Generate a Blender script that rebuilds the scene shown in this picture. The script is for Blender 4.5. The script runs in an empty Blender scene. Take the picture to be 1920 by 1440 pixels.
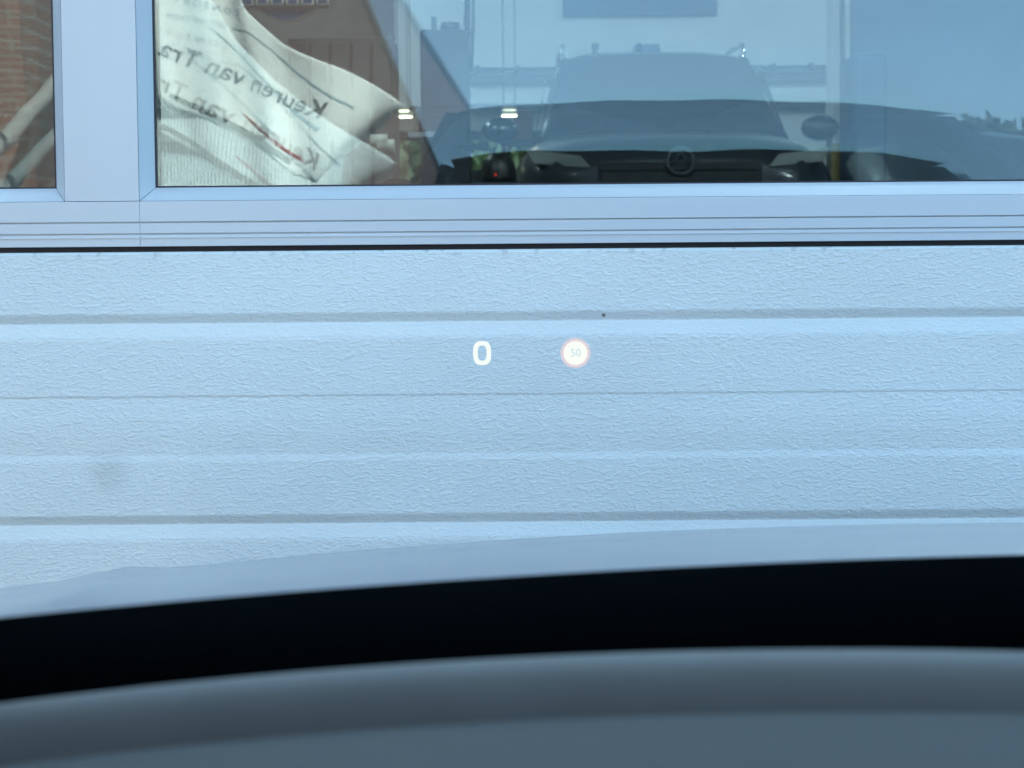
import bpy, bmesh, math, random
from mathutils import Vector, Matrix, Euler
R = math.radians
random.seed(7)
sc = bpy.context.scene
C = sc.collection

# ------------------------------------------------------------------ camera
EYE = Vector((0.0, 0.0, 1.30))
D = 2.77                      # distance from the driver's eye to the door leaf
cam_d = bpy.data.cameras.new('camera')
cam = bpy.data.objects.new('camera', cam_d)
C.objects.link(cam)
CAMROT = Matrix.Rotation(R(90 - 4.0), 3, 'X') @ Matrix.Rotation(R(-0.45), 3, 'Z')
cam.matrix_world = Matrix.Translation(EYE) @ CAMROT.to_4x4()
cam_d.lens = 77.0
cam_d.sensor_width = 36.0
cam_d.clip_start = 0.02
cam_d.clip_end = 4000
cam_d.dof.use_dof = True
cam_d.dof.focus_distance = 2.76
cam_d.dof.aperture_fstop = 17.0
sc.camera = cam

# ------------------------------------------------------------------ light
SUN_EL, SUN_AZ = 43.0, 28.0   # azimuth from +Y (behind the workshop) towards +X
w = bpy.data.worlds.new('World'); sc.world = w; w.use_nodes = True
nt = w.node_tree
sky = nt.nodes.new('ShaderNodeTexSky'); sky.sky_type = 'NISHITA'; sky.sun_disc = False
sky.sun_elevation = R(SUN_EL); sky.sun_rotation = R(SUN_AZ)
sky.air_density = 1.0; sky.dust_density = 0.0; sky.ozone_density = 0.0; sky.altitude = 300
bg = nt.nodes['Background']; bg.inputs['Strength'].default_value = 0.12
# clear deep sky without a pale rim: the lowest part repeats the colour a little higher up, all round
tcw = nt.nodes.new('ShaderNodeTexCoord'); sxw = nt.nodes.new('ShaderNodeSeparateXYZ'); cxw = nt.nodes.new('ShaderNodeCombineXYZ')
mxw = nt.nodes.new('ShaderNodeMath'); mxw.operation = 'MAXIMUM'; mxw.inputs[1].default_value = 0.0
maw = nt.nodes.new('ShaderNodeMath'); maw.operation = 'MULTIPLY_ADD'; maw.inputs[1].default_value = 0.85; maw.inputs[2].default_value = 0.20
nt.links.new(tcw.outputs['Generated'], sxw.inputs[0]); nt.links.new(sxw.outputs['X'], cxw.inputs['X']); nt.links.new(sxw.outputs['Y'], cxw.inputs['Y'])
nt.links.new(sxw.outputs['Z'], mxw.inputs[0]); nt.links.new(mxw.outputs[0], maw.inputs[0]); nt.links.new(maw.outputs[0], cxw.inputs['Z'])
nt.links.new(cxw.outputs[0], sky.inputs['Vector'])
cn = nt.nodes.new('ShaderNodeTexNoise'); cn.inputs['Scale'].default_value = 5.0; cn.inputs['Detail'].default_value = 5; cn.inputs['Distortion'].default_value = 0.6
cm = nt.nodes.new('ShaderNodeMapping'); cm.inputs['Scale'].default_value = (1, 1, 2.2); nt.links.new(tcw.outputs['Generated'], cm.inputs[0]); nt.links.new(cm.outputs[0], cn.inputs['Vector'])
cr = nt.nodes.new('ShaderNodeMapRange'); cr.interpolation_type = 'SMOOTHSTEP'; cr.inputs['From Min'].default_value = 0.46; cr.inputs['From Max'].default_value = 0.72; cr.inputs['To Max'].default_value = 0.35; nt.links.new(cn.outputs[0], cr.inputs[0])
cx_ = nt.nodes.new('ShaderNodeMix'); cx_.data_type = 'RGBA'; cx_.inputs[7].default_value = (2.0, 2.15, 2.3, 1)
nt.links.new(cr.outputs[0], cx_.inputs[0]); nt.links.new(sky.outputs[0], cx_.inputs[6]); nt.links.new(cx_.outputs[2], bg.inputs['Color'])
sl = bpy.data.lights.new('sun', 'SUN'); sl.energy = 5.0; sl.angle = R(0.5); sl.color = (1.0, 0.95, 0.87)
sun = bpy.data.objects.new('sun', sl); C.objects.link(sun)
sdir = Vector((math.sin(R(SUN_AZ)) * math.cos(R(SUN_EL)), math.cos(R(SUN_AZ)) * math.cos(R(SUN_EL)), math.sin(R(SUN_EL))))
sun.rotation_euler = sdir.to_track_quat('Z', 'Y').to_euler()
sun.location = (8, 14, 20)

sc.render.engine = 'CYCLES'
sc.cycles.use_denoising = True
sc.cycles.max_bounces = 8
sc.cycles.transparent_max_bounces = 24
sc.cycles.glossy_bounces = 6
sc.view_settings.view_transform = 'Standard'
sc.view_settings.look = 'None'
sc.view_settings.gamma = 1.0
EXPO = 2.72
sc.view_settings.exposure = EXPO

# ------------------------------------------------------------------ helpers
F = 4106.7
def ray(px, py):
    d = CAMROT @ Vector(((px - 960) / F, -(py - 720) / F, -1.0))
    return d
def P(px, py, Y):
    """the point of the depth plane y = Y that a sight line of the photograph meets"""
    d = ray(px, py); t = Y / d.y
    return EYE + d * t
def M(px, py, d):
    """the place of a thing seen mirrored in the door glass at total path depth d"""
    p = P(px, py, d); return Vector((p.x, 2 * D - p.y, p.z))

def mesh(name, verts, faces, mat=None, parent=None, smooth=False):
    me = bpy.data.meshes.new(name)
    me.from_pydata([tuple(v) for v in verts], [], faces)
    me.update()
    if smooth:
        for p in me.polygons: p.use_smooth = True
    o = bpy.data.objects.new(name, me); C.objects.link(o)
    if mat: me.materials.append(mat)
    if parent: o.parent = parent
    return o
class MB:
    def __init__(s): s.v = []; s.f = []
    def add(s, vs, fs):
        n = len(s.v); s.v += [Vector(v) for v in vs]; s.f += [tuple(i + n for i in f) for f in fs]; return s
    def box(s, a, b):
        x0, y0, z0 = a; x1, y1, z1 = b
        return s.add([(x0,y0,z0),(x1,y0,z0),(x1,y1,z0),(x0,y1,z0),(x0,y0,z1),(x1,y0,z1),(x1,y1,z1),(x0,y1,z1)],
              [(0,3,2,1),(4,5,6,7),(0,1,5,4),(1,2,6,5),(2,3,7,6),(3,0,4,7)])
    def tube(s, pts, r, n=10, cap=True):
        pts = [Vector(p) for p in pts]; rs = r if isinstance(r, (list, tuple)) else [r] * len(pts)
        vs = []; fs = []
        for i, p in enumerate(pts):
            t = (pts[min(i+1, len(pts)-1)] - pts[max(i-1, 0)]).normalized()
            u = t.cross(Vector((0, 0, 1)))
            if u.length < 1e-3: u = t.cross(Vector((1, 0, 0)))
            u.normalize(); v = t.cross(u)
            for k in range(n):
                a = 2 * math.pi * k / n
                vs.append(p + u * math.cos(a) * rs[i] + v * math.sin(a) * rs[i])
        for i in range(len(pts) - 1):
            for k in range(n):
                fs.append((i*n+k, i*n+(k+1) % n, (i+1)*n+(k+1) % n, (i+1)*n+k))
        if cap:
            fs.append(tuple(reversed(range(n)))); fs.append(tuple((len(pts)-1)*n+k for k in range(n)))
        return s.add(vs, fs)
    def lathe(s, prof, centre, axis='x', n=24):
        vs = []; fs = []; c = Vector(centre); m = len(prof)
        for k in range(n):
            a = 2 * math.pi * k / n
            for (r, h) in prof:
                if axis == 'x': vs.append(c + Vector((h, r*math.cos(a), r*math.sin(a))))
                elif axis == 'y': vs.append(c + Vector((r*math.cos(a), h, r*math.sin(a))))
                else: vs.append(c + Vector((r*math.cos(a), r*math.sin(a), h)))
        for k in range(n):
            for j in range(m - 1):
                fs.append((k*m+j, ((k+1) % n)*m+j, ((k+1) % n)*m+j+1, k*m+j+1))
        return s.add(vs, fs)
    def loft(s, rings, cap=True):
        n = len(rings[0]); vs = [p for r in rings for p in r]; fs = []
        for i in range(len(rings) - 1):
            for k in range(n):
                fs.append((i*n+k, i*n+(k+1) % n, (i+1)*n+(k+1) % n, (i+1)*n+k))
        if cap:
            fs.append(tuple(reversed(range(n)))); fs.append(tuple((len(rings)-1)*n+k for k in range(n)))
        return s.add(vs, fs)
    def grid(s, rows):
        m = len(rows[0]); vs = [p for r in rows for p in r]
        fs = [(i*m+j, i*m+j+1, (i+1)*m+j+1, (i+1)*m+j) for i in range(len(rows)-1) for j in range(m-1)]
        return s.add(vs, fs)
    def build(s, name, mat, parent=None, smooth=False, bevel=0, seg=2):
        o = mesh(name, s.v, s.f, mat, parent, smooth)
        if bevel:
            b = o.modifiers.new('bevel', 'BEVEL'); b.width = bevel; b.segments = seg; b.limit_method = 'ANGLE'; b.angle_limit = R(40)
        return o
def box(name, a, b, mat, parent=None, bevel=0): 
    lo = [min(a[i], b[i]) for i in range(3)]; hi = [max(a[i], b[i]) for i in range(3)]
    return MB().box(lo, hi).build(name, mat, parent, bevel=bevel)
def fixn(o):
    bm = bmesh.new(); bm.from_mesh(o.data); bmesh.ops.recalc_face_normals(bm, faces=bm.faces); bm.to_mesh(o.data); bm.free(); return o
def tag(o, label, cat, group=None):
    o['label'] = label; o['category'] = cat
    if group: o['group'] = group
    return o
def struct(o): o['kind'] = 'structure'; return o
def thing(name, label, cat, loc=(0, 0, 0), group=None):
    o = bpy.data.objects.new(name, None); o.location = loc; C.objects.link(o); o.empty_display_size = 0.2
    return tag(o, label, cat, group)
def adopt(o, parent):
    """parent o (built in world coordinates) keeping its place"""
    o.parent = parent; o.matrix_parent_inverse = Matrix.Translation(parent.location).inverted(); return o
def text_mesh(name, s, mat, size, m, parent, extrude=0.0, bold=0.0, shear=0.0, flip=False):
    cu = bpy.data.curves.new(name, 'FONT'); cu.body = s; cu.size = size; cu.extrude = extrude; cu.offset = bold; cu.shear = shear
    cu.align_x = 'CENTER'; cu.align_y = 'CENTER'; cu.resolution_u = 6
    t = bpy.data.objects.new(name, cu); C.objects.link(t)
    bpy.context.view_layer.update()
    me = bpy.data.meshes.new_from_object(t.evaluated_get(bpy.context.evaluated_depsgraph_get()))
    bpy.data.objects.remove(t); bpy.data.curves.remove(cu)
    me.transform(m)
    o = bpy.data.objects.new(name, me); C.objects.link(o); me.materials.clear(); me.materials.append(mat)
    if parent: adopt(o, parent)
    return o

# ------------------------------------------------------------------ materials
def mat(name, col, rough=0.5, metal=0.0, spec=0.5, noise=0.0, nscale=8.0, bump=0.0, bscale=200.0, coat=0.0, stretch=(1, 1, 1)):
    m = bpy.data.materials.new(name); m.use_nodes = True
    t = m.node_tree; b = t.nodes['Principled BSDF']
    b.inputs['Base Color'].default_value = (*col, 1); b.inputs['Roughness'].default_value = rough
    b.inputs['Metallic'].default_value = metal; b.inputs['Specular IOR Level'].default_value = spec
    b.inputs['Coat Weight'].default_value = coat; b.inputs['Coat Roughness'].default_value = 0.03
    if noise or bump:
        tc = t.nodes.new('ShaderNodeTexCoord'); mp = t.nodes.new('ShaderNodeMapping'); mp.inputs['Scale'].default_value = stretch
        t.links.new(tc.outputs['Object'], mp.inputs['Vector'])
    if noise:
        n = t.nodes.new('ShaderNodeTexNoise'); n.inputs['Scale'].default_value = nscale; n.inputs['Detail'].default_value = 5
        t.links.new(mp.outputs[0], n.inputs['Vector'])
        r = t.nodes.new('ShaderNodeValToRGB'); e = r.color_ramp.elements
        e[0].position = 0.25; e[1].position = 0.75
        e[0].color = (*[c * (1 - noise) for c in col], 1); e[1].color = (*[min(1, c * (1 + noise)) for c in col], 1)
        t.links.new(n.outputs[0], r.inputs[0]); t.links.new(r.outputs[0], b.inputs['Base Color'])
        rr = t.nodes.new('ShaderNodeMapRange'); rr.inputs['To Min'].default_value = max(0, rough - 0.08); rr.inputs['To Max'].default_value = min(1, rough + 0.08)
        t.links.new(n.outputs[0], rr.inputs[0]); t.links.new(rr.outputs[0], b.inputs['Roughness'])
    if bump:
        n2 = t.nodes.new('ShaderNodeTexNoise'); n2.inputs['Scale'].default_value = bscale; n2.inputs['Detail'].default_value = 3
        t.links.new(mp.outputs[0], n2.inputs['Vector'])
        bu = t.nodes.new('ShaderNodeBump'); bu.inputs['Strength'].default_value = bump; bu.inputs['Distance'].default_value = 0.002
        t.links.new(n2.outputs[0], bu.inputs['Height']); t.links.new(bu.outputs[0], b.inputs['Normal'])
    return m
def emit(name, col, st):
    m = bpy.data.materials.new(name); m.use_nodes = True; t = m.node_tree
    t.nodes.remove(t.nodes['Principled BSDF']); e = t.nodes.new('ShaderNodeEmission')
    e.inputs[0].default_value = (*col, 1); e.inputs[1].default_value = st
    t.links.new(e.outputs[0], t.nodes['Material Output'].inputs['Surface']); return m

Z467 = P(960, 467, D).z
def stucco():
    m = bpy.data.materials.new('embossed_steel'); m.use_nodes = True; t = m.node_tree; L = t.links; N = t.nodes
    b = N['Principled BSDF']; b.inputs['Roughness'].default_value = 0.42; b.inputs['Specular IOR Level'].default_value = 0.45
    tc = N.new('ShaderNodeTexCoord')
    # broad soiling and small fly specks on white polyester paint
    n0 = N.new('ShaderNodeTexNoise'); n0.inputs['Scale'].default_value = 3.0; n0.inputs['Detail'].default_value = 6; n0.inputs['Roughness'].default_value = 0.6
    mp0 = N.new('ShaderNodeMapping'); mp0.inputs['Scale'].default_value = (0.7, 1, 1.6)
    L.new(tc.outputs['Object'], mp0.inputs['Vector']); L.new(mp0.outputs[0], n0.inputs['Vector'])
    r = N.new('ShaderNodeValToRGB'); r.color_ramp.elements[0].position = 0.3; r.color_ramp.elements[1].position = 0.65
    r.color_ramp.elements[0].color = (0.70, 0.745, 0.735, 1); r.color_ramp.elements[1].color = (0.765, 0.81, 0.80, 1)
    L.new(n0.outputs[0], r.inputs[0])
    vs = N.new('ShaderNodeTexVoronoi'); vs.inputs['Scale'].default_value = 3.1; L.new(tc.outputs['Object'], vs.inputs['Vector'])
    sp = N.new('ShaderNodeMapRange'); sp.inputs['From Min'].default_value = 0.0025; sp.inputs['From Max'].default_value = 0.006
    L.new(vs.outputs['Distance'], sp.inputs[0])
    mx = N.new('ShaderNodeMix'); mx.data_type = 'RGBA'
    mx.inputs[6].default_value = (0.12, 0.11, 0.10, 1)
    L.new(sp.outputs[0], mx.inputs[0]); L.new(r.outputs[0], mx.inputs[7])
    # one greyish rubbed smudge (its place on the sheet)
    q = P(203, 885, D); ds = N.new('ShaderNodeVectorMath'); ds.operation = 'DISTANCE'; ds.inputs[1].default_value = q
    gm = N.new('ShaderNodeNewGeometry'); L.new(gm.outputs['Position'], ds.inputs[0])
    sm = N.new('ShaderNodeMapRange'); sm.interpolation_type = 'SMOOTHSTEP'; sm.inputs['From Min'].default_value = 0.004; sm.inputs['From Max'].default_value = 0.040
    sm.inputs['To Min'].default_value = 0.86; sm.inputs['To Max'].default_value = 1.0
    L.new(ds.outputs['Value'], sm.inputs[0])
    q2 = P(1132, 591, D); d2 = N.new('ShaderNodeVectorMath'); d2.operation = 'DISTANCE'; d2.inputs[1].default_value = (q2.x, D + 0.0025, q2.z); L.new(gm.outputs['Position'], d2.inputs[0])
    s2 = N.new('ShaderNodeMapRange'); s2.interpolation_type = 'SMOOTHSTEP'; s2.inputs['From Min'].default_value = 0.0004; s2.inputs['From Max'].default_value = 0.0040; s2.inputs['To Min'].default_value = 0.12; L.new(d2.outputs['Value'], s2.inputs[0])
    sq = N.new('ShaderNodeMath'); sq.operation = 'MULTIPLY'; L.new(sm.outputs[0], sq.inputs[0]); L.new(s2.outputs[0], sq.inputs[1])
    # grime gathered below the rubber seal
    sz_ = N.new('ShaderNodeSeparateXYZ'); L.new(gm.outputs['Position'], sz_.inputs[0])
    gz = N.new('ShaderNodeMapRange'); gz.inputs['From Min'].default_value = Z467 - 0.011; gz.inputs['From Max'].default_value = Z467 - 0.001; L.new(sz_.outputs['Z'], gz.inputs[0])
    gn = N.new('ShaderNodeTexNoise'); gn.inputs['Scale'].default_value = 90; gn.inputs['Detail'].default_value = 4; L.new(tc.outputs['Object'], gn.inputs['Vector'])
    gr_ = N.new('ShaderNodeMapRange'); gr_.inputs['From Min'].default_value = 0.57; gr_.inputs['From Max'].default_value = 0.68; L.new(gn.outputs[0], gr_.inputs[0])
    gp = N.new('ShaderNodeMath'); gp.operation = 'MULTIPLY'; L.new(gz.outputs[0], gp.inputs[0]); L.new(gr_.outputs[0], gp.inputs[1])
    gi = N.new('ShaderNodeMapRange'); gi.inputs['To Min'].default_value = 1.0; gi.inputs['To Max'].default_value = 0.72; L.new(gp.outputs[0], gi.inputs[0])
    sq2 = N.new('ShaderNodeMath'); sq2.operation = 'MULTIPLY'; L.new(sq.outputs[0], sq2.inputs[0]); L.new(gi.outputs[0], sq2.inputs[1])
    mu = N.new('ShaderNodeMix'); mu.data_type = 'RGBA'; mu.blend_type = 'MULTIPLY'; mu.inputs[0].default_value = 1.0
    cb = N.new('ShaderNodeCombineColor'); 
    for i in range(3): L.new(sq2.outputs[0], cb.inputs[i])
    L.new(mx.outputs[2], mu.inputs[6]); L.new(cb.outputs[0], mu.inputs[7]); L.new(mu.outputs[2], b.inputs['Base Color'])
    # emboss: wrinkles, longer than high
    wn = N.new('ShaderNodeTexNoise'); wn.inputs['Scale'].default_value = 120; wn.inputs['Detail'].default_value = 1
    L.new(tc.outputs['Object'], wn.inputs['Vector'])
    wv = N.new('ShaderNodeVectorMath'); wv.operation = 'SCALE'; wv.inputs['Scale'].default_value = 0.0048; L.new(wn.outputs['Color'], wv.inputs[0])
    wa = N.new('ShaderNodeVectorMath'); wa.operation = 'ADD'; L.new(tc.outputs['Object'], wa.inputs[0]); L.new(wv.outputs[0], wa.inputs[1])
    mp = N.new('ShaderNodeMapping'); mp.inputs['Scale'].default_value = (96, 96, 205); L.new(wa.outputs[0], mp.inputs['Vector'])
    n1 = N.new('ShaderNodeTexNoise'); n1.inputs['Scale'].default_value = 1.0; n1.inputs['Detail'].default_value = 1.6; n1.inputs['Roughness'].default_value = 0.55
    L.new(mp.outputs[0], n1.inputs['Vector'])
    s1 = N.new('ShaderNodeMath'); s1.operation = 'SUBTRACT'; s1.inputs[1].default_value = 0.5; L.new(n1.outputs[0], s1.inputs[0])
    a1 = N.new('ShaderNodeMath'); a1.operation = 'ABSOLUTE'; L.new(s1.outputs[0], a1.inputs[0])
    rg = N.new('ShaderNodeMapRange'); rg.interpolation_type = 'SMOOTHSTEP'; rg.inputs['From Max'].default_value = 0.17; L.new(a1.outputs[0], rg.inputs[0])
    # less deep on the upper flanks of the ribs
    sx = N.new('ShaderNodeSeparateXYZ'); L.new(gm.outputs['True Normal'], sx.inputs[0])
    fl = N.new('ShaderNodeMapRange'); fl.inputs['From Min'].default_value = 0.1; fl.inputs['From Max'].default_value = 0.3; fl.inputs['To Min'].default_value = STUC; fl.inputs['To Max'].default_value = STUC * 0.3
    L.new(sx.outputs['Z'], fl.inputs[0])
    bu = N.new('ShaderNodeBump'); bu.inputs['Distance'].default_value = 0.0012
    L.new(fl.outputs[0], bu.inputs['Strength']); nb = N.new('ShaderNodeMapRange'); nb.interpolation_type = 'SMOOTHSTEP'; nb.inputs['From Min'].default_value = 0.36; nb.inputs['From Max'].default_value = 0.64; L.new(n1.outputs[0], nb.inputs[0])
    hm = N.new('ShaderNodeMath'); hm.operation = 'MULTIPLY_ADD'; hm.inputs[1].default_value = 0.75; L.new(nb.outputs[0], hm.inputs[0]); L.new(rg.outputs[0], hm.inputs[2])
    L.new(hm.outputs[0], bu.inputs['Height']); L.new(bu.outputs[0], b.inputs['Normal'])
    return m
STUC = 0.34

def glass(name, refl, tint):
    m = bpy.data.materials.new(name); m.use_nodes = True; t = m.node_tree; t.nodes.remove(t.nodes['Principled BSDF'])
    tr = t.nodes.new('ShaderNodeBsdfTransparent'); tr.inputs[0].default_value = (*tint, 1)
    gl = t.nodes.new('ShaderNodeBsdfGlossy'); gl.inputs['Roughness'].default_value = 0.0; gl.inputs['Color'].default_value = (0.86, 0.93, 1.0, 1)
    fr = t.nodes.new('ShaderNodeLayerWeight'); fr.inputs['Blend'].default_value = 0.25
    mr = t.nodes.new('ShaderNodeMapRange'); mr.inputs['To Min'].default_value = refl; mr.inputs['To Max'].default_value = 1.0
    t.links.new(fr.outputs['Fresnel'], mr.inputs[0])
    mx = t.nodes.new('ShaderNodeMixShader'); t.links.new(mr.outputs[0], mx.inputs[0])
    t.links.new(tr.outputs[0], mx.inputs[1]); t.links.new(gl.outputs[0], mx.inputs[2])
    t.links.new(mx.outputs[0], t.nodes['Material Output'].inputs['Surface']); return m
def clear(name, tint):
    m = bpy.data.materials.new(name); m.use_nodes = True; t = m.node_tree; t.nodes.remove(t.nodes['Principled BSDF'])
    tr = t.nodes.new('ShaderNodeBsdfTransparent'); tr.inputs[0].default_value = (*tint, 1)
    t.links.new(tr.outputs[0], t.nodes['Material Output'].inputs['Surface']); return m
def brickmat():
    m = mat('brick', (0.20, 0.10, 0.07), 0.85); t = m.node_tree; b = t.nodes['Principled BSDF']
    tc = t.nodes.new('ShaderNodeTexCoord'); sx = t.nodes.new('ShaderNodeSeparateXYZ'); ad = t.nodes.new('ShaderNodeMath'); mp = t.nodes.new('ShaderNodeCombineXYZ')
    t.links.new(tc.outputs['Object'], sx.inputs[0]); t.links.new(sx.outputs['X'], ad.inputs[0]); t.links.new(sx.outputs['Y'], ad.inputs[1]); t.links.new(ad.outputs[0], mp.inputs['X']); t.links.new(sx.outputs['Z'], mp.inputs['Y'])
    br = t.nodes.new('ShaderNodeTexBrick'); br.inputs['Scale'].default_value = 1.0; br.inputs['Brick Width'].default_value = 0.22; br.inputs['Row Height'].default_value = 0.075
    br.inputs['Color1'].default_value = (0.22, 0.088, 0.062, 1); br.inputs['Color2'].default_value = (0.16, 0.068, 0.050, 1); br.inputs['Mortar'].default_value = (0.22, 0.18, 0.16, 1)
    br.inputs['Mortar Size'].default_value = 0.008
    t.links.new(mp.outputs[0], br.inputs['Vector']); t.links.new(br.outputs[0], b.inputs['Base Color']); return m

K = {}
K['panel'] = stucco()
K['alu'] = mat('anodised_aluminium', (0.60, 0.635, 0.67), 0.40, 0.10, 0.5, noise=0.06, nscale=5, bump=0.06, bscale=900, stretch=(0.05, 1, 1))
K['alu_v'] = mat('anodised_aluminium_upright', (0.60, 0.635, 0.67), 0.40, 0.10, 0.5, noise=0.06, nscale=5, bump=0.06, bscale=900, stretch=(1, 1, 0.05))
K['gasket'] = mat('black_rubber', (0.008, 0.008, 0.012), 0.6)
K['gasket_thin'] = mat('glazing_rubber', (0.03, 0.03, 0.04), 0.6)
K['glass_out'] = glass('outer_glazing', 0.056, (0.88, 0.94, 0.97))
K['glass_in'] = glass('inner_glazing', 0.050, (0.88, 0.94, 0.97))
K['screen'] = clear('windscreen_glass', (0.932, 1.0, 0.943))
K['sideglass'] = glass('tinted_side_glass', 0.06, (0.55, 0.6, 0.6))
K['frit'] = mat('black_ceramic_frit', (0.007, 0.013, 0.020), 0.6, spec=0.3)
K['pad'] = mat('shaded_grey_dashboard_pad', (0.098, 0.098, 0.090), 0.55, spec=0.4, noise=0.05, nscale=30, bump=0.25, bscale=1500)  # shade of the pad put into its colour, darker than the dashboard
K['dash'] = mat('grey_soft_dashboard', (0.26, 0.245, 0.215), 0.46, spec=0.5, noise=0.05, nscale=30, bump=0.25, bscale=1500)
K['dashdark'] = mat('black_dashboard_underlay', (0.006, 0.006, 0.007), 0.9, spec=0.1)
K['paint'] = mat('silver_car_paint', (0.33, 0.35, 0.40), 0.36, 0.5, coat=0.6)
K['paint'].node_tree.nodes['Principled BSDF'].inputs['Coat Roughness'].default_value = 0.10
K['headlining'] = mat('dark_headlining', (0.045, 0.05, 0.06), 0.95)
K['blackplastic'] = mat('black_plastic', (0.012, 0.012, 0.014), 0.45, noise=0.1)
K['tyre'] = mat('tyre_rubber', (0.015, 0.015, 0.016), 0.85, noise=0.2)
K['rim'] = mat('alloy_rim', (0.45, 0.46, 0.48), 0.3, 0.9)
K['chrome'] = mat('chrome', (0.8, 0.82, 0.85), 0.1, 1.0)
K['lampglass'] = mat('headlamp_lens', (0.35, 0.38, 0.4), 0.06, 0.2, coat=1)
K['asphalt'] = mat('asphalt', (0.055, 0.055, 0.056), 0.9, noise=0.3, nscale=40, bump=0.8, bscale=120)
K['facade'] = mat('grey_cladding', (0.30, 0.32, 0.34), 0.6, noise=0.06, nscale=2)
K['white'] = mat('white_wall_paint', (0.72, 0.75, 0.77), 0.8, noise=0.06, nscale=1.3, bump=0.15, bscale=30)
K['concrete'] = mat('workshop_floor', (0.13, 0.135, 0.14), 0.45, noise=0.2, nscale=2)
K['steel_dark'] = mat('dark_machine_steel', (0.028, 0.033, 0.042), 0.5, 0.2, noise=0.15, nscale=4)
K['steel_grey'] = mat('grey_locker_steel', (0.16, 0.16, 0.155), 0.55, noise=0.12, nscale=3)
K['pipe'] = mat('grey_pipe', (0.10, 0.12, 0.15), 0.5, 0.3, noise=0.1)
K['carblack'] = mat('dark_blue_car_paint', (0.016, 0.022, 0.034), 0.18, coat=1.0)
K['cargrey'] = mat('grey_blue_car_paint', (0.045, 0.056, 0.075), 0.3, 0.45, coat=0.6)
K['carglass'] = mat('dark_car_glass', (0.006, 0.007, 0.009), 0.04, spec=0.8)
K['flag'] = mat('white_flag_cloth', (0.84, 0.85, 0.84), 0.85, noise=0.03, nscale=3, bump=0.1, bscale=600)
K['pipe2'] = mat('pale_grey_pipe', (0.34, 0.33, 0.31), 0.6, noise=0.08)
K['ink'] = mat('dark_print', (0.03, 0.035, 0.05), 0.8)
K['ink_blue'] = mat('blue_print', (0.05, 0.10, 0.22), 0.8)
K['ink_pale'] = mat('pale_blue_print', (0.28, 0.40, 0.46), 0.8)
K['ink_red'] = mat('red_print', (0.40, 0.04, 0.05), 0.8)
K['brick'] = brickmat()
K['corr'] = mat('white_corrugated_steel', (0.62, 0.66, 0.68), 0.5, noise=0.05)
K['board'] = mat('dark_blue_board', (0.05, 0.10, 0.20), 0.5)
K['beige'] = mat('frosted_pane', (0.36, 0.37, 0.34), 0.35)
K['leaf'] = mat('leaf_green', (0.045, 0.075, 0.03), 0.6, noise=0.45, nscale=3)
K['bark'] = mat('bark', (0.10, 0.08, 0.06), 0.9, noise=0.3)
K['tube'] = emit('fluorescent_tube', (0.88, 0.95, 1.0), 34.0)
K['tube_warm'] = emit('warm_tube', (1.0, 0.84, 0.62), 1.2)
K['led'] = emit('red_indicator', (1.0, 0.06, 0.05), 0.12)
K['redcase'] = mat('brown_carton', (0.14, 0.07, 0.055), 0.7)
K['tilewhite'] = mat('white_enamel', (0.75, 0.77, 0.72), 0.3)
K['yellow'] = mat('ochre_paint', (0.36, 0.30, 0.14), 0.6, noise=0.1)

# ------------------------------------------------------------------ ground
g = struct(mesh('ground', [(-400, -600, 0), (400, -600, 0), (400, 400, 0), (-400, 400, 0)], [(0, 1, 2, 3)], K['asphalt']))

# ------------------------------------------------------------------ workshop building
bld = thing('workshop_building', 'grey workshop with white inner walls that holds the glazed sectional door', 'building', (0, D, 0))
DX0, DX1, DTOP = -2.25, 2.75, 3.05
YB = 20.0                                   # inner face of the far wall
for nm, a, b in (('wall', (-9, D + 0.03, 0), (DX0, D + 0.33, 5.4)), ('wall', (DX1, D + 0.03, 0), (12, D + 0.33, 5.4)), ('lintel', (DX0, D + 0.03, DTOP), (DX1, D + 0.33, 5.4))):
    adopt(box(nm, a, b, K['facade']), bld)
adopt(box('roof', (-9.2, D - 0.06, 5.401), (12.2, YB + 0.6, 5.6), K['facade']), bld)
adopt(box('workshop_floor', (-8.7, D + 0.06, 0.004), (11.7, YB + 0.4, 0.012), K['concrete']), bld)
adopt(box('ceiling', (-8.7, D + 0.34, 5.2), (11.7, YB, 5.3), K['white']), bld)
adopt(box('side_wall', (-9, D + 0.335, 0), (-8.7, YB, 5.4), K['white']), bld)
adopt(box('side_wall', (11.7, D + 0.335, 0), (12, YB, 5.4), K['white']), bld)
# far wall round its glazed strip
pA, pB = P(742, 200, YB), P(1064, 345, YB)
wx0, wx1, wz1 = pA.x, pB.x, pA.z
adopt(box('far_wall', (-8.7, YB, 0), (wx0, YB + 0.3, 5.2), K['steel_grey']), bld)
adopt(box('far_wall', (wx0, YB, wz1), (wx1, YB + 0.3, 5.2), K['white']), bld)
adopt(box('far_wall', (wx1, YB, 0), (11.7, YB + 0.3, 5.2), K['white']), bld)
zr0, zr1 = P(900, 262, YB).z, P(900, 245, YB).z
adopt(box('window_rail', (wx0, YB + 0.02, zr0), (wx1, YB + 0.12, zr1), K['steel_dark']), bld)
zb = P(900, 318, YB).z
adopt(box('window_rail', (wx0 + (P(787, 300, YB).x - wx0), YB + 0.02, 0.02), (wx1, YB + 0.12, zb), K['steel_dark']), bld)
for pxa, pxb in ((1028, 1042), (786, 800)):
    adopt(box('window_post', (P(pxa, 230, YB).x, YB + 0.015, zr1), (P(pxb, 230, YB).x, YB + 0.11, wz1), K['steel_dark']), bld)
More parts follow.
